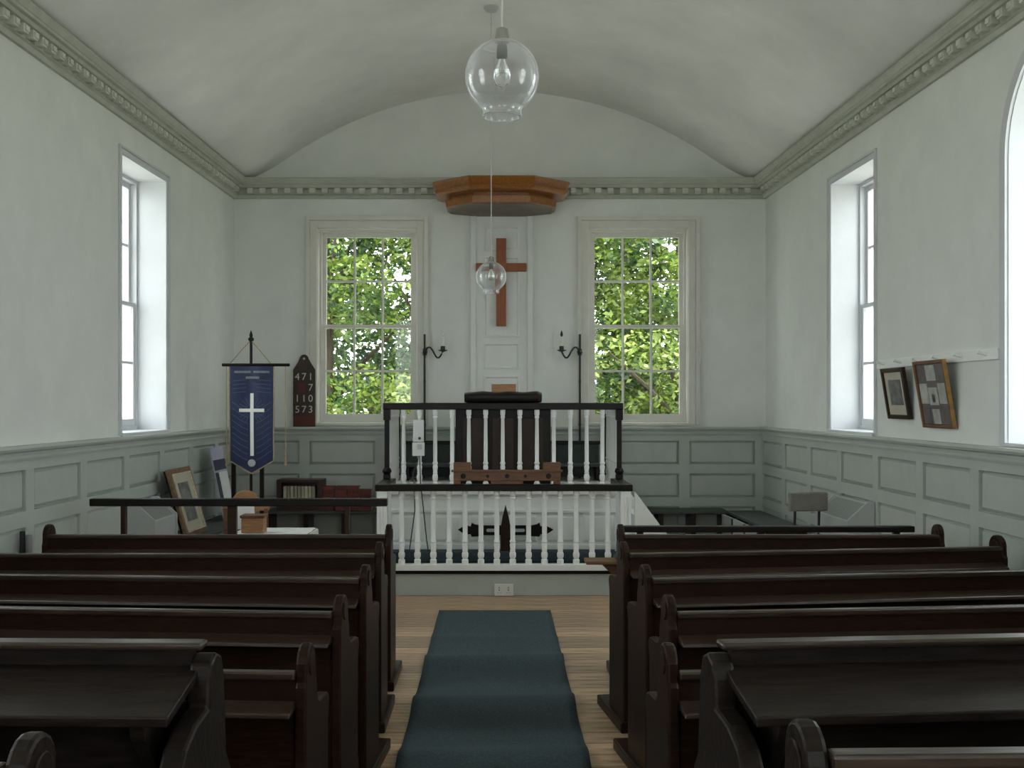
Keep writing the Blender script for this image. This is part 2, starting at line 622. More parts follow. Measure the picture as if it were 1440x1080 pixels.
def sash(win, name, x0, x1, z0, z1, y0, cols, rows, mat, tb, tt):
    m = MB()
    frame_mb(m, x0, x1, z0, z1, y0, y0 + 0.035, 0.042, tb, tt)
    so = m.build(name, mat, win)
    gx0, gx1, gz0, gz1 = x0 + 0.042, x1 - 0.042, z0 + tb, z1 - tt
    cw, rh = (gx1 - gx0) / cols, (gz1 - gz0) / rows
    for c in range(1, cols):
        MB().box(gx0 + c * cw - 0.011, gx0 + c * cw + 0.011, y0 + 0.004, y0 + 0.031, gz0, gz1).build('glazing_bar', mat, so)
    for r in range(1, rows):
        MB().box(gx0, gx1, y0 + 0.005, y0 + 0.030, gz0 + r * rh - 0.011, gz0 + r * rh + 0.011).build('glazing_bar', mat, so)
    pm = MB().box(-cw / 2, cw / 2, -0.0015, 0.0015, -rh / 2, rh / 2).mesh('pane', M_glass)
    for c in range(cols):
        for r in range(rows):
            inst('pane', pm, so, (gx0 + (c + 0.5) * cw, y0 + 0.018, gz0 + (r + 0.5) * rh))

def sash_window(name, label, loc, rz, half, h, rec, mat, casing, cat='window', sill_h=0.05):
    win = thing(name, label, cat, loc, rz, kind='structure')
    m = MB()
    frame_mb(m, -half, half, 0.0, h, rec, rec + 0.10, 0.038, sill_h, 0.04)
    m.build('window_frame', mat, win)
    x0, x1 = -half + 0.038, half - 0.038
    mid = h * 0.5
    sash(win, 'lower_sash', x0, x1, sill_h, mid + 0.02, rec + 0.012, 3, 2, mat, 0.06, 0.035)
    sash(win, 'upper_sash', x0, x1, mid - 0.015, h - 0.04, rec + 0.052, 3, 2, mat, 0.035, 0.045)
    if casing:
        m = MB()
        t, d = casing
        def ring(o0, o1, y0, y1, zb):
            m.box(-half - o1, -half - o0, y0, y1, zb, h + o1)
            m.box(half + o0, half + o1, y0, y1, zb, h + o1)
            m.box(-half - o0, half + o0, y0, y1, h + o0, h + o1)
        ring(-0.004, t * 0.62, -d * 0.55, 0.0, 0.0)
        ring(t * 0.62, t, -d, 0.0, 0.0)
        m.build('architrave', mat, win, bevel=0.004)
    # lining of the reveal
    m = MB()
    m.box(-half, -half + 0.012, -0.002, rec, 0, h)
    m.box(half - 0.012, half, -0.002, rec, 0, h)
    m.box(-half, half, -0.002, rec, h - 0.012, h)
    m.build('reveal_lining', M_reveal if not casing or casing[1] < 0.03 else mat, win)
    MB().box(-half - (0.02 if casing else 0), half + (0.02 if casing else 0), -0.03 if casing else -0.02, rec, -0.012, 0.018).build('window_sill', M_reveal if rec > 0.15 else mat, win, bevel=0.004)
    return win

sash_window('window_1', 'cream-cased sash window beside the hymn board, trees outside', (WBX[0], D, WB_Z0), 0, WB_HALF, WB_Z1 - WB_Z0, 0.07, M_cream, (0.115, 0.055))
sash_window('window_2', 'cream-cased sash window in the end wall, right of the wooden cross', (WBX[1], D, WB_Z0), 0, WB_HALF, WB_Z1 - WB_Z0, 0.07, M_cream, (0.115, 0.055))
sash_window('window_9', 'wide sash window in the rear wall, left of the centre', (RWX[0], YB, 1.1), PI, 0.75, 2.6, 0.12, M_reveal, (0.055, 0.018))
sash_window('window_10', 'wide sash window in the rear wall, right of the centre', (RWX[1], YB, 1.1), PI, 0.75, 2.6, 0.12, M_reveal, (0.055, 0.018))
n = 3
for nm, S in (('left', LEFT), ('right', RIGHT)):
    for kind, u0, u1 in HOLES[nm]:
        rz = S['rz'] + (PI / 2 if nm == 'left' else -PI / 2)
        loc = wpt(S, (u0 + u1) / 2, 0, SW_Z0)
        half = (u1 - u0) / 2
        if kind == 'square':
            lab = ('deep-set flat-topped window in the left wall, white with daylight' if nm == 'left'
                   else 'deep-set flat-topped window in the right wall, beyond the two framed pictures')
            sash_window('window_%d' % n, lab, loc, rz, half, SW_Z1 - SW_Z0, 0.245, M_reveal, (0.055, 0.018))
        else:
            near = u0 > 7
            lab = '%s window in the %s wall%s' % ('round-arched', nm, ', nearest the rear' if near else (', just nearer than the two framed pictures' if nm == 'right' else ', halfway along the pews'))
            win = thing('window_%d' % n, lab, 'window', loc, rz, kind='structure')
            hs = ARCH_S - SW_Z0
            def outline(r, zb=0.0):
                return [(-r, zb), (r, zb)] + arc(0, hs, r, 0, 180, 20)
            def ring_obj(r0, r1, y0, y1, zb0, zb1, name, mat):
                A, B = outline(r1, zb1), outline(r0, zb0)
                A2 = A[1:] + [A[0]]
                B2 = B[1:] + [B[0]]
                rr = [[(p[0], y0, p[1]) for p in A2], [(p[0], y0, p[1]) for p in B2], [(p[0], y1, p[1]) for p in B2], [(p[0], y1, p[1]) for p in A2], [(p[0], y0, p[1]) for p in A2]]
                return MB().loft(rr, False).build(name, mat, win)
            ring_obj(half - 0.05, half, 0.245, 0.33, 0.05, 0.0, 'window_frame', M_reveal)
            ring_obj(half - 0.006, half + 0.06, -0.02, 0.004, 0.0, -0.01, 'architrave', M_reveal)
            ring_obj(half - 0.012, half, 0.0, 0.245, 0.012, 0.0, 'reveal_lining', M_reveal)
            gr = half - 0.05
            cw = 2 * gr / 3
            for c in (1, 2):
                xx = -gr + c * cw
                MB().box(xx - 0.012, xx + 0.012, 0.27, 0.30, 0.05, hs + math.sqrt(gr * gr - xx * xx)).build('glazing_bar', M_reveal, win)
            zs = [0.05 + (hs - 0.05) * i / 4 for i in range(5)]
            for zz in zs[1:]:
                MB().box(-gr, gr, 0.272, 0.298, zz - 0.012, zz + 0.012).build('glazing_bar', M_reveal, win)
            pm = MB().box(-cw / 2, cw / 2, -0.0015, 0.0015, 0, zs[1] - zs[0]).mesh('pane', M_glass)
            for c in range(3):
                for i in range(4):
                    inst('pane', pm, win, (-gr + (c + 0.5) * cw, 0.285, zs[i]))
            MB().prism(arc(0, hs, gr, 0, 180, 20), 0.2835, 0.2865, lambda p, q, t: (p, t, q)).build('arched_pane', M_glass, win)
            MB().box(-half, half, -0.02, 0.245, -0.012, 0.018).build('window_sill', M_reveal, win)
        n += 1

# ------------------------------------------------------------------ outside: ground and trees
g = MB().box(-60, 60, -40, 80, -0.62, -0.5).build('ground', M_ground)
tag(g, 'pale gravel ground outside the chapel', 'ground', kind='structure')
L1 = leaf_mat('leaf_yellow_green', (0.165, 0.235, 0.032))
L2 = leaf_mat('leaf_mid_green', (0.062, 0.125, 0.024))
L3 = leaf_mat('leaf_dark_green', (0.022, 0.052, 0.014))
L4 = leaf_mat('leaf_pale_green', (0.23, 0.30, 0.07))

def foliage(clumps, rnd, per, size, weights):
    m = MB()
    for (cx, cy, cz, r) in clumps:
        nlf = int(per * r * r * 4)
        mi = rnd.choices([0, 1, 2, 3], weights)[0]
        for _ in range(nlf):
            d = Vector((rnd.gauss(0, 1), rnd.gauss(0, 1), rnd.gauss(0, 1))).normalized() * r * rnd.uniform(0.45, 1.0) ** 0.6
            c = Vector((cx, cy, cz)) + Vector((d.x, d.y, d.z * 0.75))
            s = size * rnd.uniform(0.6, 1.3)
            a = Vector((rnd.gauss(0, 1), rnd.gauss(0, 1), rnd.gauss(0, 0.6))).normalized()
            b = a.cross(Vector((rnd.gauss(0, 1), rnd.gauss(0, 1), rnd.gauss(0, 1)))).normalized()
            m.add([c - a * s, c + b * s * 0.5 + a * s * 0.1, c + a * s, c - b * s * 0.5 + a * s * 0.1], [(0, 1, 2, 3)],
                  mi if rnd.random() < 0.75 else rnd.choices([0, 1, 2, 3], weights)[0])
    me = bpy.data.meshes.new('foliage')
    me.from_pydata(m.v, [], m.f)
    for mm in (L1, L2, L3, L4):
        me.materials.append(mm)
    me.polygons.foreach_set('material_index', m.mi)
    me.update()
    return me

GAPS = [(-2.06, 2.32, 0.07), (-2.44, 3.98, 0.05), (-1.59, 3.60, 0.01), (2.18, 3.92, 0.05), (2.41, 3.97, 0.01)]   # thin places in the canopies (x, z, radius)
def in_gap(x, z, r):
    return any((x - gx) ** 2 + (z - gz) ** 2 < (gr + r * 0.55) ** 2 for gx, gz, gr in GAPS)

def tree(name, label, loc, height, spread, zlow, seed, weights, nclump, size=0.050, per=230, cat='tree', rad=(0.24, 0.46)):
    rnd = random.Random(seed)
    t = thing(name, label, cat, loc, 0, 'trees beyond the end windows')
    pts = [(0, 0, -0.5), (rnd.uniform(-.1, .1), 0, height * 0.3), (rnd.uniform(-.2, .2), 0.1, height * 0.6), (0, 0, height * 0.9)]
    MB().tube(pts, [0.16, 0.12, 0.08, 0.03], 8).build('trunk', M_bark, t, smooth=True)
    cl = []
    tries = 0
    while len(cl) < nclump and tries < nclump * 6:
        tries += 1
        zz = rnd.uniform(zlow, height)
        k = 1.0 - 0.5 * abs((zz - height * 0.45) / (height * 0.6)) ** 2
        xx, yy = rnd.uniform(-1, 1) * spread * k, rnd.uniform(-0.7, 0.7) * spread * k
        r = rnd.uniform(*rad)
        if in_gap(loc[0] + xx, zz, r):
            continue
        cl.append((xx, yy, zz, r))
    for i in range(7):
        c = cl[rnd.randrange(len(cl))]
        MB().tube([(0, 0, max(0.3, c[2] * 0.55)), (c[0] * 0.5, c[1] * 0.5, c[2] * 0.8), (c[0], c[1], c[2])], [0.05, 0.03, 0.012], 6).build('branch', M_bark, t)
    fo = bpy.data.objects.new('foliage', foliage(cl, rnd, per, size, weights))
    COL.objects.link(fo)
    fo.parent = t
    fo['kind'] = 'stuff'
    return t
tree('leafy_tree', 'leafy tree filling the hymn board side of the left end wall window', (-2.45, 15.3, 0), 5.2, 1.25, 0.3, 11, [4, 4, 2, 1], 170)
tree('leafy_tree', 'mid green tree outside the end wall window by the left candle bracket', (-0.85, 16.4, 0), 5.6, 1.25, 0.3, 12, [3, 5, 3, 1], 170)
tree('leafy_tree', 'bright green tree outside the end wall window by the right candle bracket', (1.25, 15.6, 0), 5.4, 1.2, 0.2, 13, [4, 4, 2, 2], 170)
tree('leafy_tree', 'pale green tree at the outer side of the window right of the cross', (2.65, 14.9, 0), 5.0, 1.2, 0.2, 14, [4, 3, 1, 4], 170)
tree('leafy_tree', 'dark tall tree standing behind the others beyond the pulpit wall', (0.2, 19.2, 0), 7.2, 3.6, 0.6, 15, [1, 3, 5, 1], 330, size=0.085, per=110, rad=(0.35, 0.65))

# ------------------------------------------------------------------ dais, lower (communion) rail
ZF = 9.34                                   # front of the dais
DZ = 0.215
dais = MB().box(-1.12, 1.25, ZF, D - 0.05, 0.0, DZ - 0.012).build('dais', M_green, bevel=0.006)
tag(dais, 'low sage painted dais under the white balustrade', 'platform')
MB().box(-1.10, 1.23, ZF + 0.03, 10.0, DZ - 0.012, DZ).build('dais_carpet', M_teal, dais)
MB().box(-1.10, 1.23, 9.86, 10.02, DZ, 0.315).build('carpeted_step', M_teal, dais, bevel=0.012)

def baluster_mesh(h, r=0.026, name='baluster'):
    p = [(r * 1.15, 0), (r * 1.15, h * 0.06), (r * 0.75, h * 0.075), (r * 1.1, h * 0.10), (r * 1.15, h * 0.145), (r * 0.8, h * 0.175), (r * 1.0, h * 0.185),
         (r * 0.8, h * 0.20), (r * 1.05, h * 0.26), (r * 0.8, h * 0.29), (r * 1.08, h * 0.30), (r * 1.08, h * 0.315), (r * 0.8, h * 0.33), (r * 0.85, h * 0.5), (r * 0.7, h * 0.88),
         (r * 0.95, h * 0.89), (r * 0.95, h * 0.905), (r * 0.8, h * 0.915), (r * 1.05, h * 0.94), (r * 1.05, h)]
    return MB().lathe(p, 12).mesh(name, M_white, smooth=True)

LR = thing('communion_rail', 'white turned-baluster communion rail with black handrail around the dais', 'railing', (0, ZF, 0))
zl0, zl1 = 0.28, 0.920
xl0, xl1 = X(528, ZF), X(889, ZF)
MB().box(xl0, xl1, -0.05, 0.06, zl1, 0.978).box(xl0, xl0 + 0.11, 0.06, 0.74, zl1, 0.978).box(xl1 - 0.11, xl1, 0.06, 0.74, zl1, 0.978).build('handrail', M_blk, LR, bevel=0.008)
MB().box(xl0 + 0.02, xl1 - 0.02, -0.035, 0.045, DZ + 0.01, zl0).box(xl0 + 0.02, xl0 + 0.10, 0.045, 0.70, DZ + 0.01, zl0).box(xl1 - 0.10, xl1 - 0.02, 0.045, 0.70, DZ + 0.01, zl0).build('base_rail', M_white, LR, bevel=0.005)
MB().box(xl0 + 0.03, xl1 - 0.03, -0.02, 0.03, DZ - 0.02, DZ + 0.012).build('shadow_strip', M_blk, LR)  # black strip standing in for the shadow below the base rail
bl = baluster_mesh(zl1 - zl0 + 0.004)
for i in range(14):
    px = 564.8 + i * (855 - 564.8) / 13
    inst('baluster', bl, LR, (X(px, ZF), 0.005, zl0 - 0.002))
for xx in (xl0 + 0.06, xl1 - 0.06):
    for i in range(1, 5):
        inst('baluster', bl, LR, (xx, 0.02 + 0.14 * i, zl0 - 0.002))
for xx in (xl0 + 0.06, xl1 - 0.06):
    m = MB().box(xx - 0.045, xx + 0.045, -0.04, 0.05, DZ + 0.008, zl1)
    for k in (-0.028, 0, 0.028):
        m.box(xx + k - 0.008, xx + k + 0.008, -0.048, -0.04, zl0 + 0.03, zl1 - 0.05)
    m.build('newel_post', M_white, LR, bevel=0.004)

# ------------------------------------------------------------------ pulpit
ZP = 10.0
PU = thing('pulpit', 'raised white pulpit with black-railed balustrade and dark central desk', 'pulpit', (0, ZP, 0))
xu0, xu1 = X(539, ZP), X(876, ZP)
PF = 0.90
fb = MB().box(xu0 + 0.03, xu1 - 0.03, 0.03, D - ZP - 0.045, DZ, PF).build('platform', M_white, PU, bevel=0.004)
m = MB()
m.box(xu0 + 0.02, xu1 - 0.02, 0.0, 0.03, PF - 0.07, PF + 0.005)
m.box(xu0 + 0.02, xu1 - 0.02, 0.005, 0.03, ZH(721, ZP), ZH(717, ZP))
m.box(xu0 + 0.02, xu1 - 0.02, 0.008, 0.03, 0.315, 0.36)
m.build('platform_moulding', M_white, PU, bevel=0.003)
npn = 6
pwd = (xu1 - xu0 - 0.1) / npn
pm = MB().loft([[(-pwd / 2 + .03, 0.03, .38), (pwd / 2 - .03, 0.03, .38), (pwd / 2 - .03, 0.03, .64), (-pwd / 2 + .03, 0.03, .64)],
                [(-pwd / 2 + .055, 0.014, .405), (pwd / 2 - .055, 0.014, .405), (pwd / 2 - .055, 0.014, .615), (-pwd / 2 + .055, 0.014, .615)]]).mesh('front_panel', M_white)
for i in range(npn):
    inst('front_panel', pm, PU, (xu0 + 0.05 + pwd * (i + 0.5), 0, 0))
zt0, zt1 = ZH(576, ZP), ZH(566.5, ZP)
MB().box(xu0, xu1, -0.04, 0.05, zt0, zt1).box(xu0, xu0 + 0.085, 0.05, 1.16, zt0, zt1).box(xu1 - 0.085, xu1, 0.05, 1.16, zt0, zt1).build('handrail', M_blk, PU, bevel=0.007)
bu = baluster_mesh(zt0 - PF + 0.004, 0.024)
for px in (567.7, 589.9, 612, 635.9, 659.4, 683, 707, 731, 755, 778.7, 802, 825, 847):
    inst('baluster', bu, PU, (X(px, ZP), 0.0, PF - 0.001))
for xx in (xu0 + 0.042, xu1 - 0.042):
    for i in range(1, 7):
        inst('baluster', bu, PU, (xx, 0.02 + 0.155 * i, PF - 0.001))
for xx in (xu0 + 0.035, xu1 - 0.035):
    MB().box(xx - 0.022, xx + 0.022, -0.022, 0.022, 1.0, zt0 - 0.1).box(xx - 0.032, xx + 0.032, -0.032, 0.032, zt0 - 0.1, zt0).box(xx - 0.032, xx + 0.032, -0.032, 0.032, 0.978, 1.02).lathe([(0.03, 1.02), (0.045, 1.05), (0.03, 1.08)], 10, (xx, 0, 0)).build('corner_post', M_blk, PU, bevel=0.004)
    MB().box(xx - 0.022, xx + 0.022, 1.10, 1.145, PF, zt0).build('wall_post', M_blk, PU, bevel=0.004)
dx0, dx1 = X(640, ZP), X(775, ZP)
m = MB().box(dx0, dx1, 0.08, 0.42, PF, zt1 - 0.01)
m.build('pulpit_desk', M_blk, PU, bevel=0.01)
for i in range(3):
    wq = (dx1 - dx0 - 0.08) / 3
    a = dx0 + 0.04 + wq * i
    MB().box(a + 0.03, a + wq - 0.03, 0.068, 0.08, 1.0, 1.55).build('desk_panel', M_choir, PU, bevel=0.006)

def cushion(x0, x1, y0, y1, z0, z1, n=3):
    m = MB()
    nxn, nyn = 18, 8
    rings = []
    for i in range(nxn + 1):
        u = i / nxn * 2 - 1
        rr = []
        for j in range(16):
            a = 2 * PI * j / 16
            ca, sa = math.cos(a), math.sin(a)
            e = 0.55
            fy = math.copysign(abs(ca) ** e, ca)
            fz = math.copysign(abs(sa) ** e, sa)
            k = 1.0 if abs(u) < 0.93 else 0.82
            lump = 1 + 0.09 * math.sin(u * 9.0) * (sa > 0)
            rr.append(((x0 + x1) / 2 + u * (x1 - x0) / 2, (y0 + y1) / 2 + fy * (y1 - y0) / 2 * k, (z0 + z1) / 2 + fz * (z1 - z0) / 2 * k * lump))
        rings.append(rr)
    return m.loft(rings)
cu = cushion(X(653, ZP), X(762, ZP), -0.055, 0.40, zt1 - 0.004, ZH(550.5, ZP)).build('desk_cushion', M_blk, None, smooth=True, loc=(0, ZP, 0))
tag(cu, 'black padded cushion on top of the pulpit desk', 'cushion')
bs = thing('book_stand', 'small light wooden book stand on the black pulpit cushion', 'book stand', (X(708.5, 10.2), 10.2, ZH(552.5, 10.1)))
MB().box(-0.117, 0.117, 0.0, 0.03, 0, 0.085).build('back_board', M_ltbrown, bs, bevel=0.004)
MB().box(-0.117, 0.117, -0.06, 0.0, 0, 0.022).build('ledge', M_ltbrown, bs, bevel=0.004)

# bench inside the pulpit
pb = thing('pulpit_bench', 'dark bench with straight back rail inside the pulpit against the end wall', 'bench', (PCX, 11.08, PF))
MB().box(-1.0, 1.0, 0.0, 0.03, 0.02, 0.36).build('backrest', M_seat, pb)
MB().box(-1.02, 1.02, -0.02, 0.045, 0.36, 0.395).build('top_rail', M_blk, pb, bevel=0.005)
MB().box(-1.0, 1.0, -0.30, 0.0, 0.14, 0.17).build('seat', M_seat, pb, bevel=0.005)
for xx in (-0.97, 0.0, 0.97):
    MB().box(xx - 0.02, xx + 0.02, -0.28, -0.01, 0, 0.14).build('leg', M_blk, pb)

# wooden rest on the lower handrail
wr_ = thing('wooden_book_rest', 'brown carved wooden book rest with raised end blocks on the communion rail', 'book rest', (X(713, ZF), ZF, 0.979))
hw = (X(788, ZF) - X(638, ZF)) / 2
mr = MB()
mr.box(-hw, -hw + 0.06, -0.04, 0.05, 0, 0.03).box(hw - 0.06, hw, -0.04, 0.05, 0, 0.03).box(-0.14, 0.14, -0.04, 0.05, 0, 0.03)
mr.box(-hw, hw, -0.03, 0.045, 0.03, 0.115)
mr.build('body', M_brown, wr_, bevel=0.005)
for sg in (-1, 1):
    MB().box(min(sg * hw, sg * (hw - 0.15)), max(sg * hw, sg * (hw - 0.15)), -0.035, 0.05, 0.115, 0.19).build('end_block', M_brown, wr_, bevel=0.005)
MB().box(-hw - 0.02, hw + 0.02, -0.045, 0.05, 0.108, 0.124).build('ledge', M_brown, wr_, bevel=0.003)
for xx, r in ((-hw + 0.085, 0.024), (hw - 0.105, 0.024), (-0.17, 0.014), (0.16, 0.014), (0.0, 0.02)):
    MB().prism(arc(0, 0, r, 0, 330, 11), -0.034, -0.028, lambda p, q, t, xx=xx: (xx + p, t, 0.072 + q)).build('boss', M_dark, wr_)

# carved ornament standing on the carpeted step
ca_ = thing('carved_ornament', 'dark carved wooden ornament with spired upright and fleur arms behind the communion rail', 'ornament', (X(711, 9.92), 9.92, 0.316))
sp = 1 / 150.0
up = [(-0.048, 0), (0.048, 0), (0.048, 0.22), (0.040, 0.25), (0.030, 0.31), (0.012, 0.38), (0.0, 0.43), (-0.012, 0.38), (-0.030, 0.31), (-0.040, 0.25), (-0.048, 0.22)]
MB().prism(up, -0.035, 0.02, lambda p, q, t: (p, t, q)).build('spire', M_choir, ca_, bevel=0.006)
for sg in (-1, 1):
    am = [(0.03, 0.145), (0.20, 0.145), (0.24, 0.135), (0.315, 0.13), (0.325, 0.155), (0.36, 0.15), (0.40, 0.165), (0.445, 0.195), (0.40, 0.22), (0.36, 0.235), (0.325, 0.225), (0.315, 0.26), (0.29, 0.245), (0.24, 0.235), (0.20, 0.235), (0.03, 0.235)]
    MB().prism([(sg * p, q) for p, q in am], -0.012, 0.015, lambda p, q, t: (p, t, q)).build('arm', M_blk, ca_, bevel=0.004)
    MB().prism([(sg * p, q) for p, q in [(0.07, 0.175), (0.17, 0.175), (0.18, 0.19), (0.17, 0.205), (0.07, 0.205)]], -0.016, -0.012, lambda p, q, t: (p, t, q)).build('pierced_slot', M_heater, ca_)

# white control box on a baluster, with cable
cb = thing('control_box', 'white plastic control box fixed to the second pulpit baluster', 'control box', (X(588.5, 9.95), 9.953, ZH(641, 9.95)))
MB().box(-0.056, 0.056, -0.03, 0.015, 0.0, 0.125).build('lower_cover', M_socket, cb, bevel=0.005)
MB().box(-0.05, 0.05, -0.028, 0.015, 0.13, 0.335).build('upper_cover', M_paper, cb, bevel=0.005)
MB().prism(arc(0.012, 0.165, 0.013, 0, 330, 11), -0.036, -0.028, lambda p, q, t: (p, t, q)).build('knob', M_iron, cb)
MB().box(-0.01, 0.035, -0.033, -0.028, 0.06, 0.11).build('dial', M_heater, cb)
MB().tube([(0.0, -0.01, 0.0), (-0.01, -0.02, -0.08), (-0.05, -0.03, -0.16), (-0.04, -0.035, -0.24), (-0.03, -0.04, -0.5), (-0.07, -0.05, -0.80), (-0.09, -0.06, -0.95), (-0.03, -0.07, -0.88), (0.03, -0.07, -0.96), (0.07, -0.06, -0.9), (0.09, -0.05, -0.97)], 0.0055, 6).build('cable', M_iron, cb, smooth=True)
MB().tube([(0.012, -0.01, 0.0), (0.02, -0.03, -0.24), (0.05, -0.05, -0.5), (0.08, -0.06, -0.78), (0.11, -0.06, -0.97)], 0.0055, 6).build('cable', M_iron, cb, smooth=True)

# double socket on the dais front
so = thing('wall_socket', 'white double electric socket on the dais front', 'socket', (X(708.5, ZF), ZF - 0.001, ZH(829, ZF)))
MB().box(-0.083, 0.083, -0.035, 0.0, -0.052, 0.052).build('box', M_socket, so, bevel=0.006)
for sx in (-0.04, 0.04):
    MB().box(sx - 0.008, sx + 0.008, -0.04, -0.035, 0.012, 0.032).build('switch', M_heater, so, bevel=0.002)
    m = MB().box(sx - 0.004, sx + 0.004, -0.0365, -0.035, -0.004, 0.006)
    m.box(sx - 0.015, sx - 0.009, -0.0365, -0.035, -0.024, -0.019).box(sx + 0.009, sx + 0.015, -0.0365, -0.035, -0.024, -0.019)
    m.build('pin_holes', M_dark, so)

# stair up to the pulpit on the right
st = thing('pulpit_stair', 'white boarded stair rising to the right side of the pulpit', 'stair', (0, 9.75, 0))
sx0 = X(889, 9.75) + 0.02
sl = [(sx0, 0.0), (sx0 + 0.62, 0.0), (sx0 + 0.62, 0.06), (sx0, 0.885)]
MB().prism(sl, -0.02, 0.02, lambda p, q, t: (p, t, q)).build('stringer', M_white, st, bevel=0.003)
MB().prism(sl, 0.80, 0.84, lambda p, q, t: (p, t, q)).build('stringer', M_white, st, bevel=0.003)
for i in range(4):
    MB().box(sx0, sx0 + 0.62 - 0.145 * i - 0.13, 0.02, 0.80, 0.17 * i, 0.17 * (i + 1) - 0.02).build('tread', M_white, st)

# panelled backboard, cross, tester, candle brackets
bb = thing('pulpit_backboard', 'tall white panelled backboard behind the pulpit', 'panelling', (X(705.5, D), D, 0))
bh = 0.32
MB().box(-bh, bh, -0.02, 0.0, PF, 3.67).build('board', M_wall, bb)
m = MB()
for sg in (-1, 1):
    m.box(sg * (bh - 0.02) - 0.03, sg * (bh - 0.02) + 0.03, -0.05, -0.02, PF, 3.67)
m.build('pilaster_moulding', M_wall, bb, bevel=0.006)
for (y0, y1) in ((318.5, 353.5), (361, 475), (482, 519), (528, 566)):
    z0, z1 = ZH(y1, D), ZH(y0, D)
    pn = MB().loft([[(-0.19, -0.02, z0), (0.19, -0.02, z0), (0.19, -0.02, z1), (-0.19, -0.02, z1)],
                    [(-0.19, -0.034, z0), (0.19, -0.034, z0), (0.19, -0.034, z1), (-0.19, -0.034, z1)],
                    [(-0.172, -0.038, z0 + .018), (0.172, -0.038, z0 + .018), (0.172, -0.038, z1 - .018), (-0.172, -0.038, z1 - .018)],
                    [(-0.160, -0.026, z0 + .03), (0.160, -0.026, z0 + .03), (0.160, -0.026, z1 - .03), (-0.160, -0.026, z1 - .03)]]).build('panel', M_wall, bb)
cr = thing('wooden_cross', 'plain red-brown wooden cross hung on the backboard above the pulpit', 'cross', (X(704.7, 11.2), 11.215, ZH(458.5, 11.2)))
MB().box(-0.052, 0.052, -0.02, 0.02, 0, ZH(335, 11.2) - ZH(458.5, 11.2)).build('upright', M_cross, cr, bevel=0.004)
MB().box(X(669.5, 11.2) - X(704.7, 11.2), X(740, 11.2) - X(704.7, 11.2), -0.022, 0.019, ZH(381.5, 11.2) - ZH(458.5, 11.2), ZH(370, 11.2) - ZH(458.5, 11.2)).build('crossbar', M_cross, cr, bevel=0.004)

te = thing('sounding_board', 'eight-sided orange oak sounding board fixed high above the pulpit', 'sounding board', (X(704.5, 11.0), D, 0))
def octa(sx, f, g1, g2, z, fw):
    # f: front y, g1: side front y, g2: side back y
    return [(-fw, f, z), (fw, f, z), (sx, g1, z), (sx, g2, z), (sx * 0.45, -0.002, z), (-sx * 0.45, -0.002, z), (-sx, g2, z), (-sx, g1, z)]
zs0 = ZH(304.5, D)
P0 = lambda z, e=0: octa(0.555 + e, -0.76 - e, -0.50 - e * 0.6, -0.17, z, 0.285 + e * 0.3)
m = MB().loft([P0(zs0 + .004, -0.03), P0(zs0 + .012, -0.002), P0(zs0 + 0.012, 0.0), P0(zs0 + 0.075, 0.005), P0(zs0 + 0.078, -0.05), P0(zs0 + 0.118, -0.05), P0(zs0 + 0.122, 0.07), P0(zs0 + 0.135, 0.105), P0(zs0 + 0.160, 0.115), P0(zs0 + 0.168, 0.095), P0(zs0 + 0.18, 0.10), P0(zs0 + 0.235, 0.137), P0(zs0 + 0.25, 0.12)])
m.build('canopy', M_oak, te, bevel=0.003)
MB().loft([P0(zs0 - 0.004, -0.035), P0(zs0 + 0.006, -0.02)]).build('soffit', M_soffit, te)
for sg, px in ((1, 597), (-1, 815.5)):
    lab = 'iron candle bracket with white candle left of the backboard' if sg == 1 else 'iron candle bracket with white candle right of the backboard'
    cb_ = thing('candle_bracket', lab, 'candle bracket', (X(px, 11.2), 11.2, 0), group='candle brackets')
    MB().tube([(0, 0, PF), (0, 0, ZH(470, 11.2))], 0.011, 8).box(-0.012, 0.012, -0.005, 0.075, 1.9, 1.93).box(-0.012, 0.012, -0.005, 0.075, 1.45, 1.475).build('rod', M_iron, cb_)
    zc = ZH(495, 11.2)
    MB().lathe([(0.02, -0.035), (0.032, 0), (0.02, 0.035)], 10, (0, 0, zc)).build('socket_collar', M_iron, cb_)
    pts = []
    for i in range(17):
        t = i / 16
        pts.append((sg * 0.19 * t, -0.01, zc + 0.05 * math.sin(t * 2 * PI) * (1 if t < .5 else 1.25) - (0.0 if t < 0.9 else 0)))
    pts.append((sg * 0.193, -0.01, zc + 0.02))
    MB().tube(pts, 0.009, 7).build('scroll_arm', M_iron, cb_, smooth=True)
    MB().lathe([(0.012, 0.0), (0.03, 0.01), (0.05, 0.015), (0.046, 0.022), (0.024, 0.022), (0.024, 0.06), (0.02, 0.062)], 12, (sg * 0.193, -0.01, zc)).build('drip_pan', M_iron, cb_, smooth=True)
    MB().lathe([(0.016, 0.055), (0.016, 0.155), (0.012, 0.16)], 10, (sg * 0.193, -0.01, zc)).build('candle', M_cream2, cb_, smooth=True)
    MB().lathe([(0.006, 0.16), (0.016, 0.178), (0.012, 0.20), (0.003, 0.225)], 10, (sg * 0.193, -0.01, zc)).build('flame_bulb', M_globe if sg == 1 else M_iron, cb_, smooth=True)

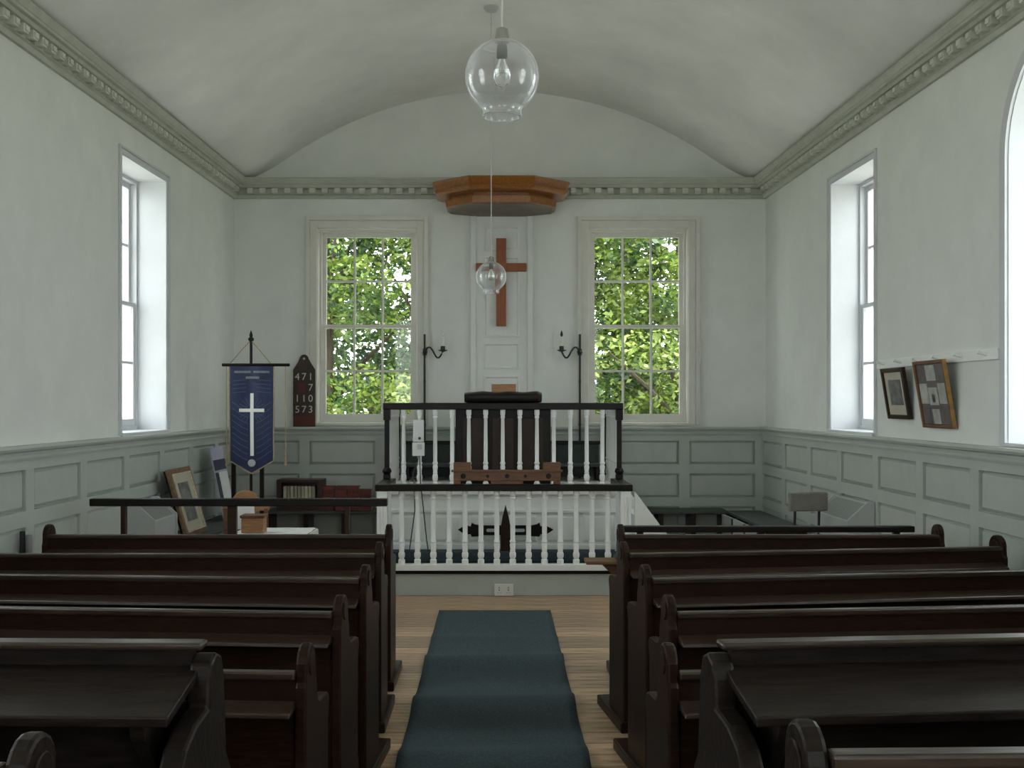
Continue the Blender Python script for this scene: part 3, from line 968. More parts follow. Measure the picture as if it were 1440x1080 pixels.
# hymn board
hb = thing('hymn_board', 'dark wooden hymn number board standing on the dado rail by the window', 'hymn board', (X(427.5, 11.22), 11.235, Z_DADO + 0.002))
hwid = (X(443, 11.22) - X(412, 11.22)) / 2
hp = [(-hwid, 0), (hwid, 0), (hwid, 0.60), (hwid * 0.85, 0.625)] + [(hwid * 0.55, 0.68)] + arc(0, 0.71, hwid * 0.42, 10, 170, 8) + [(-hwid * 0.55, 0.68), (-hwid * 0.85, 0.625), (-hwid, 0.60)]
MB().prism(hp, -0.012, 0.012, lambda p, q, t: (p, t, q)).build('board', M_board, hb, bevel=0.003)
for zz in (0.12, 0.235, 0.35, 0.465, 0.58):
    MB().box(-hwid, hwid, -0.02, -0.012, zz - 0.007, zz + 0.007).build('slat', M_board, hb)
MB().prism(arc(0, 0.715, 0.012, 0, 330, 10), -0.014, -0.012, lambda p, q, t: (p, t, q)).build('hanging_hole', M_num, hb)
MB().box(-hwid * 0.62, hwid * 0.1, -0.017, -0.012, 0.36, 0.46).build('card', M_redcard, hb)
MB().box(-hwid * 0.95, hwid * 0.95, -0.015, -0.012, 0.01, 0.11).build('card', M_redcard, hb)
for row, txt in zip((0.522, 0.408, 0.293, 0.178), ('471', '  7', '110', '573')):
    for c, ch in enumerate(txt):
        if ch != ' ':
            tm = text_mesh(ch, 0.105, 0.001, M_num)
            inst('number', tm, hb, ((c - 1) * hwid * 0.60, -0.018, row), (PI / 2, 0, 0))

# ------------------------------------------------------------------ benches along the end and side walls
bzs = 0.585
def wall_bench(name, label, loc, rz, length, depth, front_mat, legs=True, fr=True):
    t = thing(name, label, 'bench', loc, rz)
    MB().box(0, length, 0, depth, bzs - 0.03, bzs).build('seat', M_seat, t, bevel=0.006)
    if fr:
        MB().box(0.02, length - 0.02, 0.03, 0.055, 0.0, bzs - 0.03).build('front', front_mat, t)
    for i in range(4):
        xx = 0.03 + (length - 0.06) * i / 3
        MB().box(xx - 0.025, xx + 0.025, 0.06 if fr else 0.02, depth - 0.02, 0.0, bzs - 0.03).build('support', M_choir, t)
    return t
wall_bench('wall_bench', 'dark seat bench along the end wall right of the pulpit', (1.32, 10.86, 0), 0, 1.05, 0.36, M_seat, fr=False)
wall_bench('wall_bench', 'dark seat bench along the end wall left of the pulpit carrying red books', (-2.36, 10.86, 0), 0, 1.22, 0.36, M_seat, fr=False)
pr = wpt(RIGHT, D - 9.48, 0.42, 0)
wall_bench('box_bench', 'box bench with dark lid against the right wall by the corner', (2.385, 9.48, 0), R(90) + TOE, 1.46, -0.36, M_heater)
wall_bench('box_bench', 'box bench with dark lid against the left wall, holding the leaning picture', (-2.41, 8.64, 0), R(90) - TOE, 1.85, 0.36, M_drab)

# ------------------------------------------------------------------ heaters
def heater(label, S, u0, u1):
    z1, dep = 0.93, 0.20
    t = thing('storage_heater', label, 'heater', wpt(S, u0, 0.048, 0), S['rz'], group='storage heaters on the side walls')
    s = S['s']
    prof = [(0.0, 0.05), (dep, 0.05), (dep, z1 - 0.14), (0.05, z1), (0, z1)]
    L_ = u1 - u0
    MB().prism(prof, 0.02, L_ - 0.02, lambda p, q, t_: (s * p, -t_, q)).build('casing', M_heater, t, bevel=0.006)
    e = 0.012
    for a, b in ((0.0, 0.02), (L_ - 0.02, L_)):
        MB().prism([(0, 0.03), (dep + e, 0.03), (dep + e, z1 - 0.13), (0.055, z1 + e), (0, z1 + e)], a, b, lambda p, q, t_: (s * p, -t_, q)).build('end_panel', M_heater, t, bevel=0.004)
    m = MB()
    f0, f1 = 0.06, 0.94
    pt = lambda f, n: (dep - (dep - 0.05) * f + 0.68 * n, z1 - 0.14 + 0.14 * f + 0.73 * n)
    m.prism([pt(f0, 0.0), pt(f0, 0.004), pt(f1, 0.004), pt(f1, 0.0)], 0.05, L_ - 0.05, lambda p, q, t_: (s * p, -t_, q))
    for k in range(12):
        f = f0 + 0.03 + k * 0.07
        m.prism([pt(f, 0.004), pt(f, 0.007), pt(f + 0.03, 0.007), pt(f + 0.03, 0.004)], 0.06, L_ - 0.06, lambda p, q, t_: (s * p, -t_, q))
    m.build('grille', M_grille, t)
    MB().box(min(0, s * 0.16), max(0, s * 0.16), -0.12, -0.05, 0, 0.05).build('foot', M_iron, t)
    MB().box(min(0, s * 0.16), max(0, s * 0.16), -L_ + 0.05, -L_ + 0.12, 0, 0.05).build('foot', M_iron, t)
heater('pale grey storage heater against the right wall by the grey chair', RIGHT, 2.45, 3.2)
heater('pale grey storage heater against the left wall behind the long dark rail', LEFT, 2.66, 3.2)

# ------------------------------------------------------------------ chair by the right heater
ch = thing('stacking_chair', 'grey-backed chair with black metal legs by the right wall', 'chair', (2.455, 8.70, 0), R(186))
MB().box(-0.16, 0.16, -0.19, 0.19, 0.45, 0.49).build('seat', M_drab, ch, bevel=0.012)
bkp = MB().box(-0.16, 0.16, -0.022, 0.022, 0.83, 0.985).build('backrest', M_drab, ch, bevel=0.015, loc=(0, 0.22, 0))
for sx in (-0.10, 0.10):
    MB().tube([(sx, 0.20, 0.0), (sx, 0.17, 0.45), (sx, 0.185, 0.6), (sx, 0.205, 0.88)], 0.011, 8).build('rear_leg', M_iron, ch)
    MB().tube([(sx, -0.19, 0.0), (sx, -0.17, 0.45)], 0.011, 8).build('front_leg', M_iron, ch)

hp_ = thing('heating_pipe', 'pale vertical heating pipe on the left wall behind the front pew end', 'pipe', wpt(LEFT, D - 6.41, 0.072, 0), LEFT['rz'])
MB().tube([(0, 0, 0), (0, 0, 0.90)], 0.022, 10).build('riser', M_heater, hp_, smooth=True)
MB().tube([(0, 0, 0.88), (-0.025, 0, 0.88)], 0.02, 8).build('wall_elbow', M_heater, hp_, smooth=True)
MB().tube([(-0.005, -0.07, 0), (-0.005, -0.07, 0.93)], 0.016, 10).build('return_riser', M_iron, hp_, smooth=True)
# ------------------------------------------------------------------ banner
ZB = 9.6
bn = thing('processional_banner', 'navy blue banner with white cross hanging from a dark pole', 'banner', (X(352, ZB), ZB, 0))
bw = (X(386, ZB) - X(322, ZB)) / 2
zt, zlow, ztip = ZH(515, ZB), ZH(648, ZB), ZH(667, ZB)
MB().tube([(0, 0.03, 0.02), (0, 0.03, ZH(472, ZB))], 0.013, 8).lathe([(0.013, 0), (0.026, 0.012), (0.026, 0.03), (0.012, 0.04), (0.016, 0.055), (0.003, 0.10)], 10, (0, 0.03, ZH(480, ZB))).build('pole', M_blk, bn, smooth=True)
MB().tube([(X(312, ZB) - X(352, ZB), 0.01, zt + .012), (X(407, ZB) - X(352, ZB), 0.01, zt + .012)], 0.014, 8).build('crossbar', M_blk, bn)
MB().tube([(0.01, 0.02, ZH(480, ZB)), (0.09, 0.01, ZH(494, ZB)), (0.19, 0.005, zt + 0.015)], 0.004, 6).tube([(-0.01, 0.02, ZH(480, ZB)), (-0.09, 0.01, ZH(494, ZB)), (-0.19, 0.005, zt + 0.015)], 0.004, 6).build('cord', M_goldtrim, bn)
off = X(354, ZB) - X(352, ZB)
def cloth_y(x, z): return -0.004 - 0.006 * math.sin(x * 26 + z * 3.0) - 0.004 * math.sin(z * 9 + x * 7)
m = MB()
nxn, nzn = 20, 30
vs = []
for side in (0, 1):
    for j in range(nzn + 1):
        for i in range(nxn + 1):
            u_ = i / nxn * 2 - 1
            zb = zlow + (ztip - zlow) * (1 - abs(u_))
            z_ = zt + (zb - zt) * j / nzn
            x_ = u_ * bw
            vs.append((off + x_, cloth_y(x_, z_) + side * 0.006, z_))
fs = []
n1 = (nxn + 1) * (nzn + 1)
for j in range(nzn):
    for i in range(nxn):
        a = j * (nxn + 1) + i
        fs.append((a, a + 1, a + nxn + 2, a + nxn + 1))
        fs.append((n1 + a, n1 + a + nxn + 1, n1 + a + nxn + 2, n1 + a + 1))
rim = [i for i in range(nxn + 1)] + [j * (nxn + 1) + nxn for j in range(1, nzn + 1)] + [nzn * (nxn + 1) + i for i in range(nxn - 1, -1, -1)] + [j * (nxn + 1) for j in range(nzn - 1, 0, -1)]
for i in range(len(rim)):
    a, b = rim[i], rim[(i + 1) % len(rim)]
    fs.append((a, n1 + a, n1 + b, b))
m.add(vs, fs)
cl = m.build('cloth', M_blue, bn, smooth=True)
def strip(pts, wd, name, mat, parent, dy=-0.004):
    mm = MB()
    for (x0, z0), (x1, z1) in zip(pts[:-1], pts[1:]):
        d_ = Vector((x1 - x0, 0, z1 - z0))
        if d_.length < 1e-6: continue
        n_ = Vector((-d_.z, 0, d_.x)).normalized() * wd / 2
        k = max(1, int(d_.length / 0.04))
        for q in range(k):
            ring = []
            for t in (q / k, (q + 1) / k):
                for sgn in (-1, 1):
                    px_, pz_ = x0 + d_.x * t + n_.x * sgn, z0 + d_.z * t + n_.z * sgn
                    ring.append((off + px_, cloth_y(px_, pz_) + dy, pz_))
            r2 = [(p[0], p[1] + 0.006, p[2]) for p in ring]
            mm.add(ring + r2, [(0, 1, 3, 2), (4, 6, 7, 5), (0, 2, 6, 4), (1, 5, 7, 3), (0, 4, 5, 1), (2, 3, 7, 6)])
    return mm.build(name, mat, parent)
b_ = bw - 0.006
strip([(-b_, zt - 0.005), (-b_, zlow), (0, ztip + 0.007), (b_, zlow), (b_, zt - 0.005)], 0.011, 'braid_edging', M_goldtrim, cl)
czx = X(354.5, ZB) - X(354, ZB)
z_c = ZH(577, ZB)
strip([(czx, ZH(553, ZB)), (czx, ZH(641, ZB))], 0.030, 'cross_upright', M_cream2, cl, -0.007)
strip([(X(337, ZB) - X(354, ZB), z_c), (X(372, ZB) - X(354, ZB), z_c)], 0.030, 'cross_arm', M_cream2, cl, -0.008)
for a in (28, 45, 62, 118, 135, 152, 208, 225, 242, 298, 315, 332):
    strip([(czx + 0.05 * math.cos(R(a)), z_c + 0.05 * math.sin(R(a))), (czx + 0.125 * math.cos(R(a)), z_c + 0.125 * math.sin(R(a)))], 0.006, 'stitched_ray', M_ray, cl)
for i in range(9):
    for sg in (-1, 1):
        z0 = zlow + 0.06 + i * 0.055
        strip([(sg * 0.035, z0 - 0.055), (sg * 0.09, z0 - 0.03), (sg * (bw - 0.03), z0 + 0.03)], 0.006, 'stitched_ray', M_ray, cl)
for i in range(4):
    for sg in (-1, 1):
        z0 = ZH(534 + 5.5 * i, ZB)
        strip([(sg * 0.05, z0), (sg * (bw - 0.035), z0 - 0.012)], 0.006, 'stitched_ray', M_ray, cl)
for (x0, x1, z0) in ((-bw + 0.05, -0.01, ZH(523, ZB)), (0.015, bw - 0.045, ZH(523, ZB)), (-0.055, 0.07, ZH(531, ZB))):
    strip([(x0, z0), (x1, z0)], 0.02, 'stitched_lettering', M_text, cl)
MB().prism(arc(czx + off, ZH(651, ZB), 0.034, 0, 345, 20), -0.022, -0.004, lambda p, q, t: (p, t, q)).build('round_badge', M_heater, cl, bevel=0.003)
for px, (z0, z1) in ((318.5, (zt, ZH(655, ZB))), (401.5, (zt, ZH(655, ZB)))):
    xx = X(px, ZB) - X(352, ZB)
    MB().tube([(xx, 0.0, z0), (xx, 0.0, z1 + 0.10)], 0.0035, 6).lathe([(0.012, 0), (0.011, 0.06), (0.006, 0.08), (0.009, 0.09), (0.004, 0.105)], 8, (xx, 0.0, z1)).build('tassel', M_goldtrim, bn)
for px in (326, 366):
    xx = X(px, ZB) - X(352, ZB)
    MB().box(xx - 0.018, xx + 0.018, 0.05, 0.085, 0.0, ZH(650, ZB)).build('stand_post', M_blk, bn, bevel=0.003)
MB().box(X(326, ZB) - X(352, ZB), X(366, ZB) - X(352, ZB), 0.045, 0.09, 0.75, 0.79).box(-0.14, 0.16, -0.12, 0.2, 0.0, 0.03).build('stand_base', M_blk, bn, bevel=0.004)

# ------------------------------------------------------------------ leaning picture, leaflet stand on the left bench
lp = thing('framed_picture', 'gilt framed picture leaning against the left wall on the box bench', 'picture', (-2.50, 8.96, bzs), R(90) - TOE)
lean = Matrix.Rotation(-0.28, 4, 'X')
def lbox(m, x0, x1, y0, y1, z0, z1): return m.box(x0, x1, y0, y1, z0, z1, M=lean)
m = MB()
frame_mb(m, -0.28, 0.28, 0, 0.585, 0, 0.035, 0.045)
m.v = [tuple(lean @ Vector(p)) for p in m.v]
m.build('frame', M_tarnish, lp, bevel=0.006)
m = MB()
frame_mb(m, -0.237, 0.237, 0.043, 0.542, -0.006, 0.02, 0.014)
m.v = [tuple(lean @ Vector(p)) for p in m.v]
m.build('inner_slip', M_pale, lp)
lbox(MB(), -0.235, 0.235, 0.012, 0.02, 0.045, 0.54).build('mount', M_mount, lp)
lbox(MB(), -0.13, 0.13, 0.008, 0.012, 0.13, 0.46).build('print', M_photo, lp)
lbox(MB(), -0.275, 0.275, 0.035, 0.05, 0.005, 0.58).build('backing', M_blk, lp)

lf = thing('leaflet_poster', 'narrow lilac and white poster propped on the left wall bench', 'poster', (-2.52, 10.12, bzs), R(90) - TOE)
lean2 = Matrix.Rotation(-0.20, 4, 'X')
MB().box(-0.20, 0.20, 0, 0.012, 0, 0.70, M=lean2).build('card', M_lilac, lf)
MB().box(-0.19, 0.19, -0.004, 0.0, 0.48, 0.58, M=lean2).build('dark_band', M_dkprint, lf)
MB().box(-0.19, -0.10, -0.004, 0.0, 0.12, 0.46, M=lean2).build('dark_column', M_dkprint, lf)
MB().box(-0.08, 0.19, -0.003, 0.0, 0.10, 0.46, M=lean2).build('pale_block', M_paper, lf)

# ------------------------------------------------------------------ table with white cloth, wooden box, chair
tb = thing('side_table', 'small wooden table under a white cloth by the banner', 'table', (-1.76, 8.42, 0))
MB().box(-0.30, 0.30, -0.27, 0.27, 0.645, 0.672).build('tabletop', M_brown, tb, bevel=0.004)
for sx in (-0.26, 0.26):
    for sy in (-0.23, 0.23):
        MB().box(sx - 0.022, sx + 0.022, sy - 0.022, sy + 0.022, 0, 0.645).build('leg', M_brown, tb)
m = MB()
N_ = 20
vs = []
for i in range(N_ + 1):
    for j in range(N_ + 1):
        x_, y_ = -0.34 + 0.68 * i / N_, -0.31 + 0.62 * j / N_
        dx = max(0, abs(x_) - 0.302); dy = max(0, abs(y_) - 0.272)
        z_ = 0.6745
        if dx or dy:
            z_ -= 2.2 * max(dx, dy)
            x_ = math.copysign(min(abs(x_), 0.306 + 0.004 * math.sin(9 * y_ * 3)), x_); y_ = math.copysign(min(abs(y_), 0.276 + 0.004 * math.sin(8 * x_ * 3)), y_)
        vs.append((x_, y_, z_ + 0.001 * math.sin(x_ * 30) * math.cos(y_ * 23)))
fs = [(i * (N_ + 1) + j, (i + 1) * (N_ + 1) + j, (i + 1) * (N_ + 1) + j + 1, i * (N_ + 1) + j + 1) for i in range(N_) for j in range(N_)]
m.add(vs, fs)
tc_ = m.build('tablecloth', M_paper, None, smooth=True, loc=(-1.76, 8.42, 0))
sd = tc_.modifiers.new('thickness', 'SOLIDIFY')
sd.thickness = 0.003
sd.offset = 1.0
tag(tc_, 'white cloth spread over the small table', 'tablecloth')
wb_ = thing('wooden_box', 'orange-brown lidded wooden box on the white tablecloth', 'box', (X(357, 8.35), 8.36, 0.68))
MB().box(-0.085, 0.085, -0.07, 0.07, 0, 0.115).build('body', M_ltbrown, wb_, bevel=0.004)
MB().box(-0.095, 0.095, -0.08, 0.08, 0.115, 0.137).build('lid', M_brown, wb_, bevel=0.004)
fc = MB().prism([(-0.05, 0), (0.05, 0), (0.0, 0.19)], -0.075, 0.075, lambda p, q, t: (t, p, q)).build('folded_card', M_paper, None, loc=(X(343, 8.55), 8.58, 0.68))
tag(fc, 'white folded card standing behind the wooden box', 'card')
wc_ = thing('wooden_chair', 'brown wooden chair with rounded back rail behind the small table', 'chair', (X(343, 8.8), 9.02, 0), R(4))
MB().box(-0.19, 0.19, -0.2, 0.2, 0.43, 0.455).build('seat', M_brown, wc_, bevel=0.008)
MB().prism([(-0.19, 0.80), (0.19, 0.80), (0.19, 0.86)] + arc(0, 0.85, 0.12, 30, 150, 8) + [(-0.19, 0.86)], -0.225, -0.2, lambda p, q, t: (p, t, q)).build('back_rail', M_ltbrown, wc_, bevel=0.005)
for sx in (-0.165, 0.165):
    MB().box(sx - 0.016, sx + 0.016, -0.228, -0.196, 0, 0.82).build('rear_leg', M_brown, wc_)
    MB().box(sx - 0.016, sx + 0.016, 0.16, 0.192, 0, 0.43).build('front_leg', M_brown, wc_)
for sx in (-0.06, 0.06):
    MB().box(sx - 0.012, sx + 0.012, -0.22, -0.205, 0.455, 0.80).build('back_slat', M_brown, wc_)

# ------------------------------------------------------------------ book case and red hymn books on the end bench
ZK = 10.92
bx0, bx1 = X(389, ZK), X(453, ZK)
bc = thing('book_box', 'open maroon wooden book box holding cream books on the end bench', 'bookcase', ((bx0 + bx1) / 2, ZK, bzs))
hw = (bx1 - bx0) / 2
bhg = ZH(675, ZK) - bzs
m = MB().box(-hw, hw, 0.24, 0.255, 0, bhg)
m.build('back', M_maroon, bc)
MB().box(-hw, hw, 0, 0.24, bhg - 0.025, bhg).build('top', M_maroon, bc)
MB().box(-hw, hw, 0, 0.24, 0, 0.09).build('base', M_maroon, bc)
for sg in (-1, 1):
    MB().box(sg * hw - (0.05 if sg > 0 else 0), sg * hw + (0.05 if sg < 0 else 0), 0, 0.24, 0.09, bhg - 0.025).build('side', M_maroon, bc)
def book_mesh(wd, ht, dp, cov):
    m = MB()
    m.box(-wd / 2 + 0.002, wd / 2 - 0.002, 0.004, dp - 0.003, 0.003, ht - 0.003, 1)
    m.box(-wd / 2, -wd / 2 + 0.002, 0, dp, 0, ht).box(wd / 2 - 0.002, wd / 2, 0, dp, 0, ht).box(-wd / 2, wd / 2, 0, 0.004, 0, ht)
    return m.mesh('book', [cov, M_mount])
cbk = book_mesh(0.031, 0.155, 0.11, M_creambook)
for i in range(9):
    o = inst('book', cbk, None, (bc.location.x - 0.155 + i * 0.0365, ZK + (0.006 if i % 2 else 0) + 0.03, bzs + 0.091), (0, 0, 0))
    tag(o, 'cream book, %s in the row inside the maroon book box' % ('leftmost', 'second from the left', 'third from the left', 'fourth from the left', 'middle', 'fourth from the right', 'third from the right', 'second from the right', 'rightmost')[i], 'book', 'cream books in the maroon box')
rbk = book_mesh(0.034, 0.118, 0.16, M_redbook)
xs_ = [X(px, ZK) for px in (461, 479.5, 496.5, 513.5)]
for i, xx in enumerate(xs_):
    nb = (7, 7, 7, 6)[i]
    for k in range(nb):
        o = inst('hymn_book', rbk, None, (xx + random.uniform(-.004, .004) - 0.059, ZK + random.uniform(0, .012), bzs + 0.018 + 0.0352 * k), (0, PI / 2, 0))
        tag(o, 'red hymn book, %s up in the %s stack from the maroon book box' % (('lowest', 'second', 'third', 'fourth', 'fifth', 'sixth', 'seventh')[k], ('first', 'second', 'third', 'fourth')[i]), 'book', 'red hymn books in stack %s on the end bench' % ('one', 'two', 'three', 'four')[i])

# ------------------------------------------------------------------ long open rails in front of the first pews
def open_rail(label, x0, x1, Z, z0, z1, posts):
    t = thing('front_rail', label, 'rail', (0, Z, 0))
    MB().box(x0, x1, -0.035, 0.035, z0, z1).build('top_bar', M_blk, t, bevel=0.006)
    for xx, wd in posts:
        MB().box(xx - wd / 2, xx + wd / 2, -0.02, 0.02, 0, z0).build('post', M_choir, t, bevel=0.003)
    MB().box(x0 + 0.1, x1 - 0.1, -0.015, 0.015, 0.10, 0.15).build('lower_bar', M_choir, t)
open_rail('long dark open rail standing before the front left pew', X(128, 7.0), X(545, 7.0), 7.0, ZH(711.5, 7.0), ZH(701, 7.0), [(X(174, 7), 0.03), (X(327, 7), 0.058), (X(488.5, 7), 0.03)])
open_rail('low dark rail just showing above the front right pew', X(872, 6.9), X(1284, 6.9), 6.9, ZH(748, 6.9), ZH(739.5, 6.9), [(X(900, 6.9), 0.04), (X(1080, 6.9), 0.04), (X(1260, 6.9), 0.04)])

# ------------------------------------------------------------------ pews
def end_profile(h):
    k = h / 0.975
    p = [(0.0, 0.0), (0.0, 0.855 * k), (0.008, 0.87 * k)]
    p += [(0.072 + 0.062 * math.cos(R(a)), h - 0.062 + 0.062 * math.sin(R(a))) for a in range(190, -11, -20)]
    p += [(0.140, 0.87 * k), (0.152, 0.845 * k), (0.158, 0.80 * k), (0.170, 0.782 * k), (0.195, 0.772 * k)]
    p += [(0.29, 0.768 * k), (0.325, 0.758 * k), (0.338, 0.735 * k), (0.328, 0.705 * k), (0.318, 0.67 * k), (0.318, 0.0)]
    return p

def desk_end_profile(h):
    p = [(-0.24, 0.0), (-0.24, h - 0.30), (-0.22, h - 0.21), (-0.17, h - 0.15), (-0.10, h - 0.12), (-0.01, h - 0.11), (-0.005, h - 0.05), (0.01, h - 0.015)]
    p += [(0.05, h), (0.09, h - 0.015), (0.11, h - 0.06), (0.13, h - 0.25), (0.20, h - 0.34), (0.32, h - 0.38), (0.42, h - 0.40), (0.44, h - 0.46), (0.42, h - 0.55), (0.42, 0)]
    return p

def pew(label, side, xin, xout, Z, rot, h=0.972, cap=0.917, ledge=0.828, mat=M_pew, desk=False, bracket=False, endh=None):
    s = side
    t = thing('pew', label, 'pew', (s * xin, Z, 0), s * R(rot), group='pews on the %s of the aisle' % ('right' if s > 0 else 'left'))
    L_ = (xout - xin) / math.cos(R(rot))
    bx = lambda m, x0, x1, *a: m.box(min(s * x0, s * x1), max(s * x0, s * x1), *a)
    prof = desk_end_profile(endh or h) if desk else end_profile(endh or h)
    th = 0.05 if desk else 0.034
    for x0 in (0.0, L_ - th):
        e = MB().prism(prof, s * x0, s * (x0 + th), lambda p, q, tt: (tt, p, q)).build('pew_end', mat, t, bevel=0.008)
        y0_, y1_ = (-0.26, 0.44) if desk else (-0.03, 0.52 if x0 == 0 else 0.34)
        f = bx(MB(), x0 - 0.022, x0 + th + 0.022, y0_, y1_, 0.0, 0.055).build('foot', mat, e, bevel=0.008)
        if not desk:
            for zz in ((endh or h) - 0.062,):
                MB().prism(arc(0.072, zz, 0.034, 0, 340, 17), s * x0 - s * 0.005, s * (x0 + th) + s * 0.005, lambda p, q, tt: (tt, p, q)).build('finial_boss', mat, e, bevel=0.003)
    a, b = th, L_ - th
    yb = 0.032 if desk else 0.008
    bx(MB(), a, b, yb, yb + 0.026, ledge - 0.02, cap - 0.012).build('upper_backboard', mat, t)
    nb = 3
    zb0, zb1 = 0.10, ledge - 0.02
    for i in range(nb):
        za, zb = zb0 + (zb1 - zb0) * i / nb, zb0 + (zb1 - zb0) * (i + 1) / nb
        bx(MB(), a, b, 0.035, 0.055, za + 0.003, zb - 0.003).build('back_plank', mat, t, bevel=0.003)
    bx(MB(), a - (0.03 if desk else 0), b, -0.004, 0.05 if desk else 0.036, cap - (0.016 if desk else 0.024), cap).build('top_rail', M_ledge, t, bevel=0.006)
    if desk:
        zt_, zb_ = cap - 0.055, cap - 0.105
        y0_, y1_ = 0.03, -0.20
        m = MB()
        m.prism([(y0_, zt_), (y1_, zb_), (y1_, zb_ - 0.022), (y0_, zt_ - 0.022)], s * (a - 0.02), s * (b + 0.02), lambda p, q, tt: (tt, p, q))
        m.build('sloping_book_board', mat, t, bevel=0.004)
        for i in range(3):
            xx = a + 0.05 + (b - a - 0.12) * i / 2
            MB().prism([(0.03, zt_ - 0.03), (-0.15, zb_ - 0.02), (-0.13, zb_ - 0.07), (0.03, zb_ - 0.25)], s * xx, s * (xx + 0.03), lambda p, q, tt: (tt, p, q)).build('board_bracket', mat, t)
    else:
        MB().prism([(0.04, ledge + 0.012), (-0.062, ledge - 0.016), (-0.066, ledge - 0.030), (0.04, ledge - 0.022)], s * a, s * b, lambda p, q, tt: (tt, p, q)).build('book_ledge', M_ledge, t, bevel=0.004)
    bx(MB(), a, b, 0.06, 0.40, 0.42, 0.45).build('seat', mat, t, bevel=0.006)
    bx(MB(), a, b, 0.36, 0.38, 0.33, 0.42).build('seat_apron', mat, t)
    bx(MB(), a, b, -0.06, 0.05, 0.10, 0.125).build('foot_rest', mat, t, bevel=0.005)
    if bracket:
        MB().box(-0.19, 0.0, 0.03, 0.20, 0.735, 0.755).build('bracket_shelf', M_brown, t, bevel=0.004)
        MB().prism([(-0.10, 0.735), (0.0, 0.735), (0.0, 0.64)], 0.09, 0.12, lambda p, q, tt: (p, tt, q)).build('shelf_support', M_brown, t)
    return t

PL = 'dark stained pew on the %s of the aisle, %s'
pew(PL % ('left', 'front row behind the long open rail'), -1, 0.622, 2.68, 6.28, 0)
pew(PL % ('left', 'second row from the front'), -1, 0.592, 2.72, 5.49, 0)
pew(PL % ('left', 'third row from the front'), -1, 0.575, 2.74, 4.71, 4.0)
pew(PL % ('left', 'fourth row from the front'), -1, 0.578, 2.76, 3.96, 4.5)
pew(PL % ('left', 'fifth row, half hidden by tall pew'), -1, 0.562, 2.78, 3.15, 3.0, cap=0.90, ledge=0.81)
pew('tall rear pew left of the aisle with sloping book board', -1, 0.632, 2.8, 2.36, 1.5, h=1.18, cap=1.165, ledge=1.05, mat=M_pewgrey, desk=True, endh=1.135)
pew('rounded end of the nearest pew in the lower left corner', -1, 0.70, 2.8, 1.57, 0, h=1.19, cap=1.16, ledge=1.05, mat=M_pewgrey)
pew(PL % ('right', 'front row with a small wooden bracket'), 1, 0.722, 2.645, 6.28, 0, bracket=True)
pew(PL % ('right', 'second row from the front'), 1, 0.655, 2.77, 5.49, 7.5)
pew(PL % ('right', 'third row from the front'), 1, 0.660, 2.80, 4.71, 7.5)
pew(PL % ('right', 'fourth row from the front'), 1, 0.642, 2.82, 3.96, 5.5)
pew(PL % ('right', 'fifth row, half hidden by tall pew'), 1, 0.508, 2.82, 3.15, 4.0, cap=0.90, ledge=0.81)
pew('tall rear pew right of the aisle with sloping book board', 1, 0.480, 2.8, 2.36, 5.0, h=1.18, cap=1.165, ledge=1.05, mat=M_pewgrey, desk=True, endh=1.135)
pew('rounded end of the nearest pew in the lower right corner', 1, 0.462, 2.8, 1.57, 1.5, h=1.21, cap=1.18, ledge=1.05, mat=M_pewgrey)

# ------------------------------------------------------------------ aisle carpet with ripples
m = MB()
ny = 240
y0c, y1c = 2.9, 8.67
rings = []
rip = [(7.62, 0.22, 0.012), (6.95, 0.30, 0.042), (5.95, 0.34, 0.048), (5.05, 0.3, 0.036), (4.2, 0.3, 0.015), (8.3, 0.2, 0.003)]
vs, fs = [], []
nxc = 14
for j in range(ny + 1):
    yy = y0c + (y1c - y0c) * j / ny
    for i in range(nxc + 1):
        u_ = i / nxc
        xx = -0.465 + 0.903 * u_
        h = 0.0
        for (c, wd, amp) in rip:
            c2 = c + 0.05 * (u_ - 0.5) * (1 if amp > .015 else -1)
            h += amp * math.exp(-((yy - c2) / (wd * 0.5)) ** 2)
        vs.append((xx, yy, 0.007 + h))
for j in range(ny):
    for i in range(nxc):
        a = j * (nxc + 1) + i
        fs.append((a, a + 1, a + nxc + 2, a + nxc + 1))
m.add(vs, fs)
cp = m.build('aisle_carpet', M_teal, None, smooth=True)
for p in cp.data.polygons: pass
sd = cp.modifiers.new('thickness', 'SOLIDIFY')
sd.thickness = 0.006
sd.offset = -1.0
tag(cp, 'long rippled teal carpet runner down the centre aisle', 'carpet')

# ------------------------------------------------------------------ right wall: peg rail and pictures
pgr = thing('peg_rail', 'white wooden peg rail on the right wall above the framed pictures', 'peg rail', wpt(RIGHT, 0, 0, 0), RIGHT['rz'])
ua, ub = u_of(RIGHT, 1236), u_of(RIGHT, 1408)
MB().box(-0.02, 0.0, -ub, -ua, 1.95, 2.015).build('board', M_white, pgr, bevel=0.004)
for i in range(6):
    uu = ua + 0.16 + (ub - ua - 0.3) * i / 5
    MB().tube([(-0.02, -uu, 1.98), (-0.06, -uu, 1.992), (-0.075, -uu, 2.0)], [0.009, 0.009, 0.014], 8).build('peg', M_white, pgr, smooth=True)

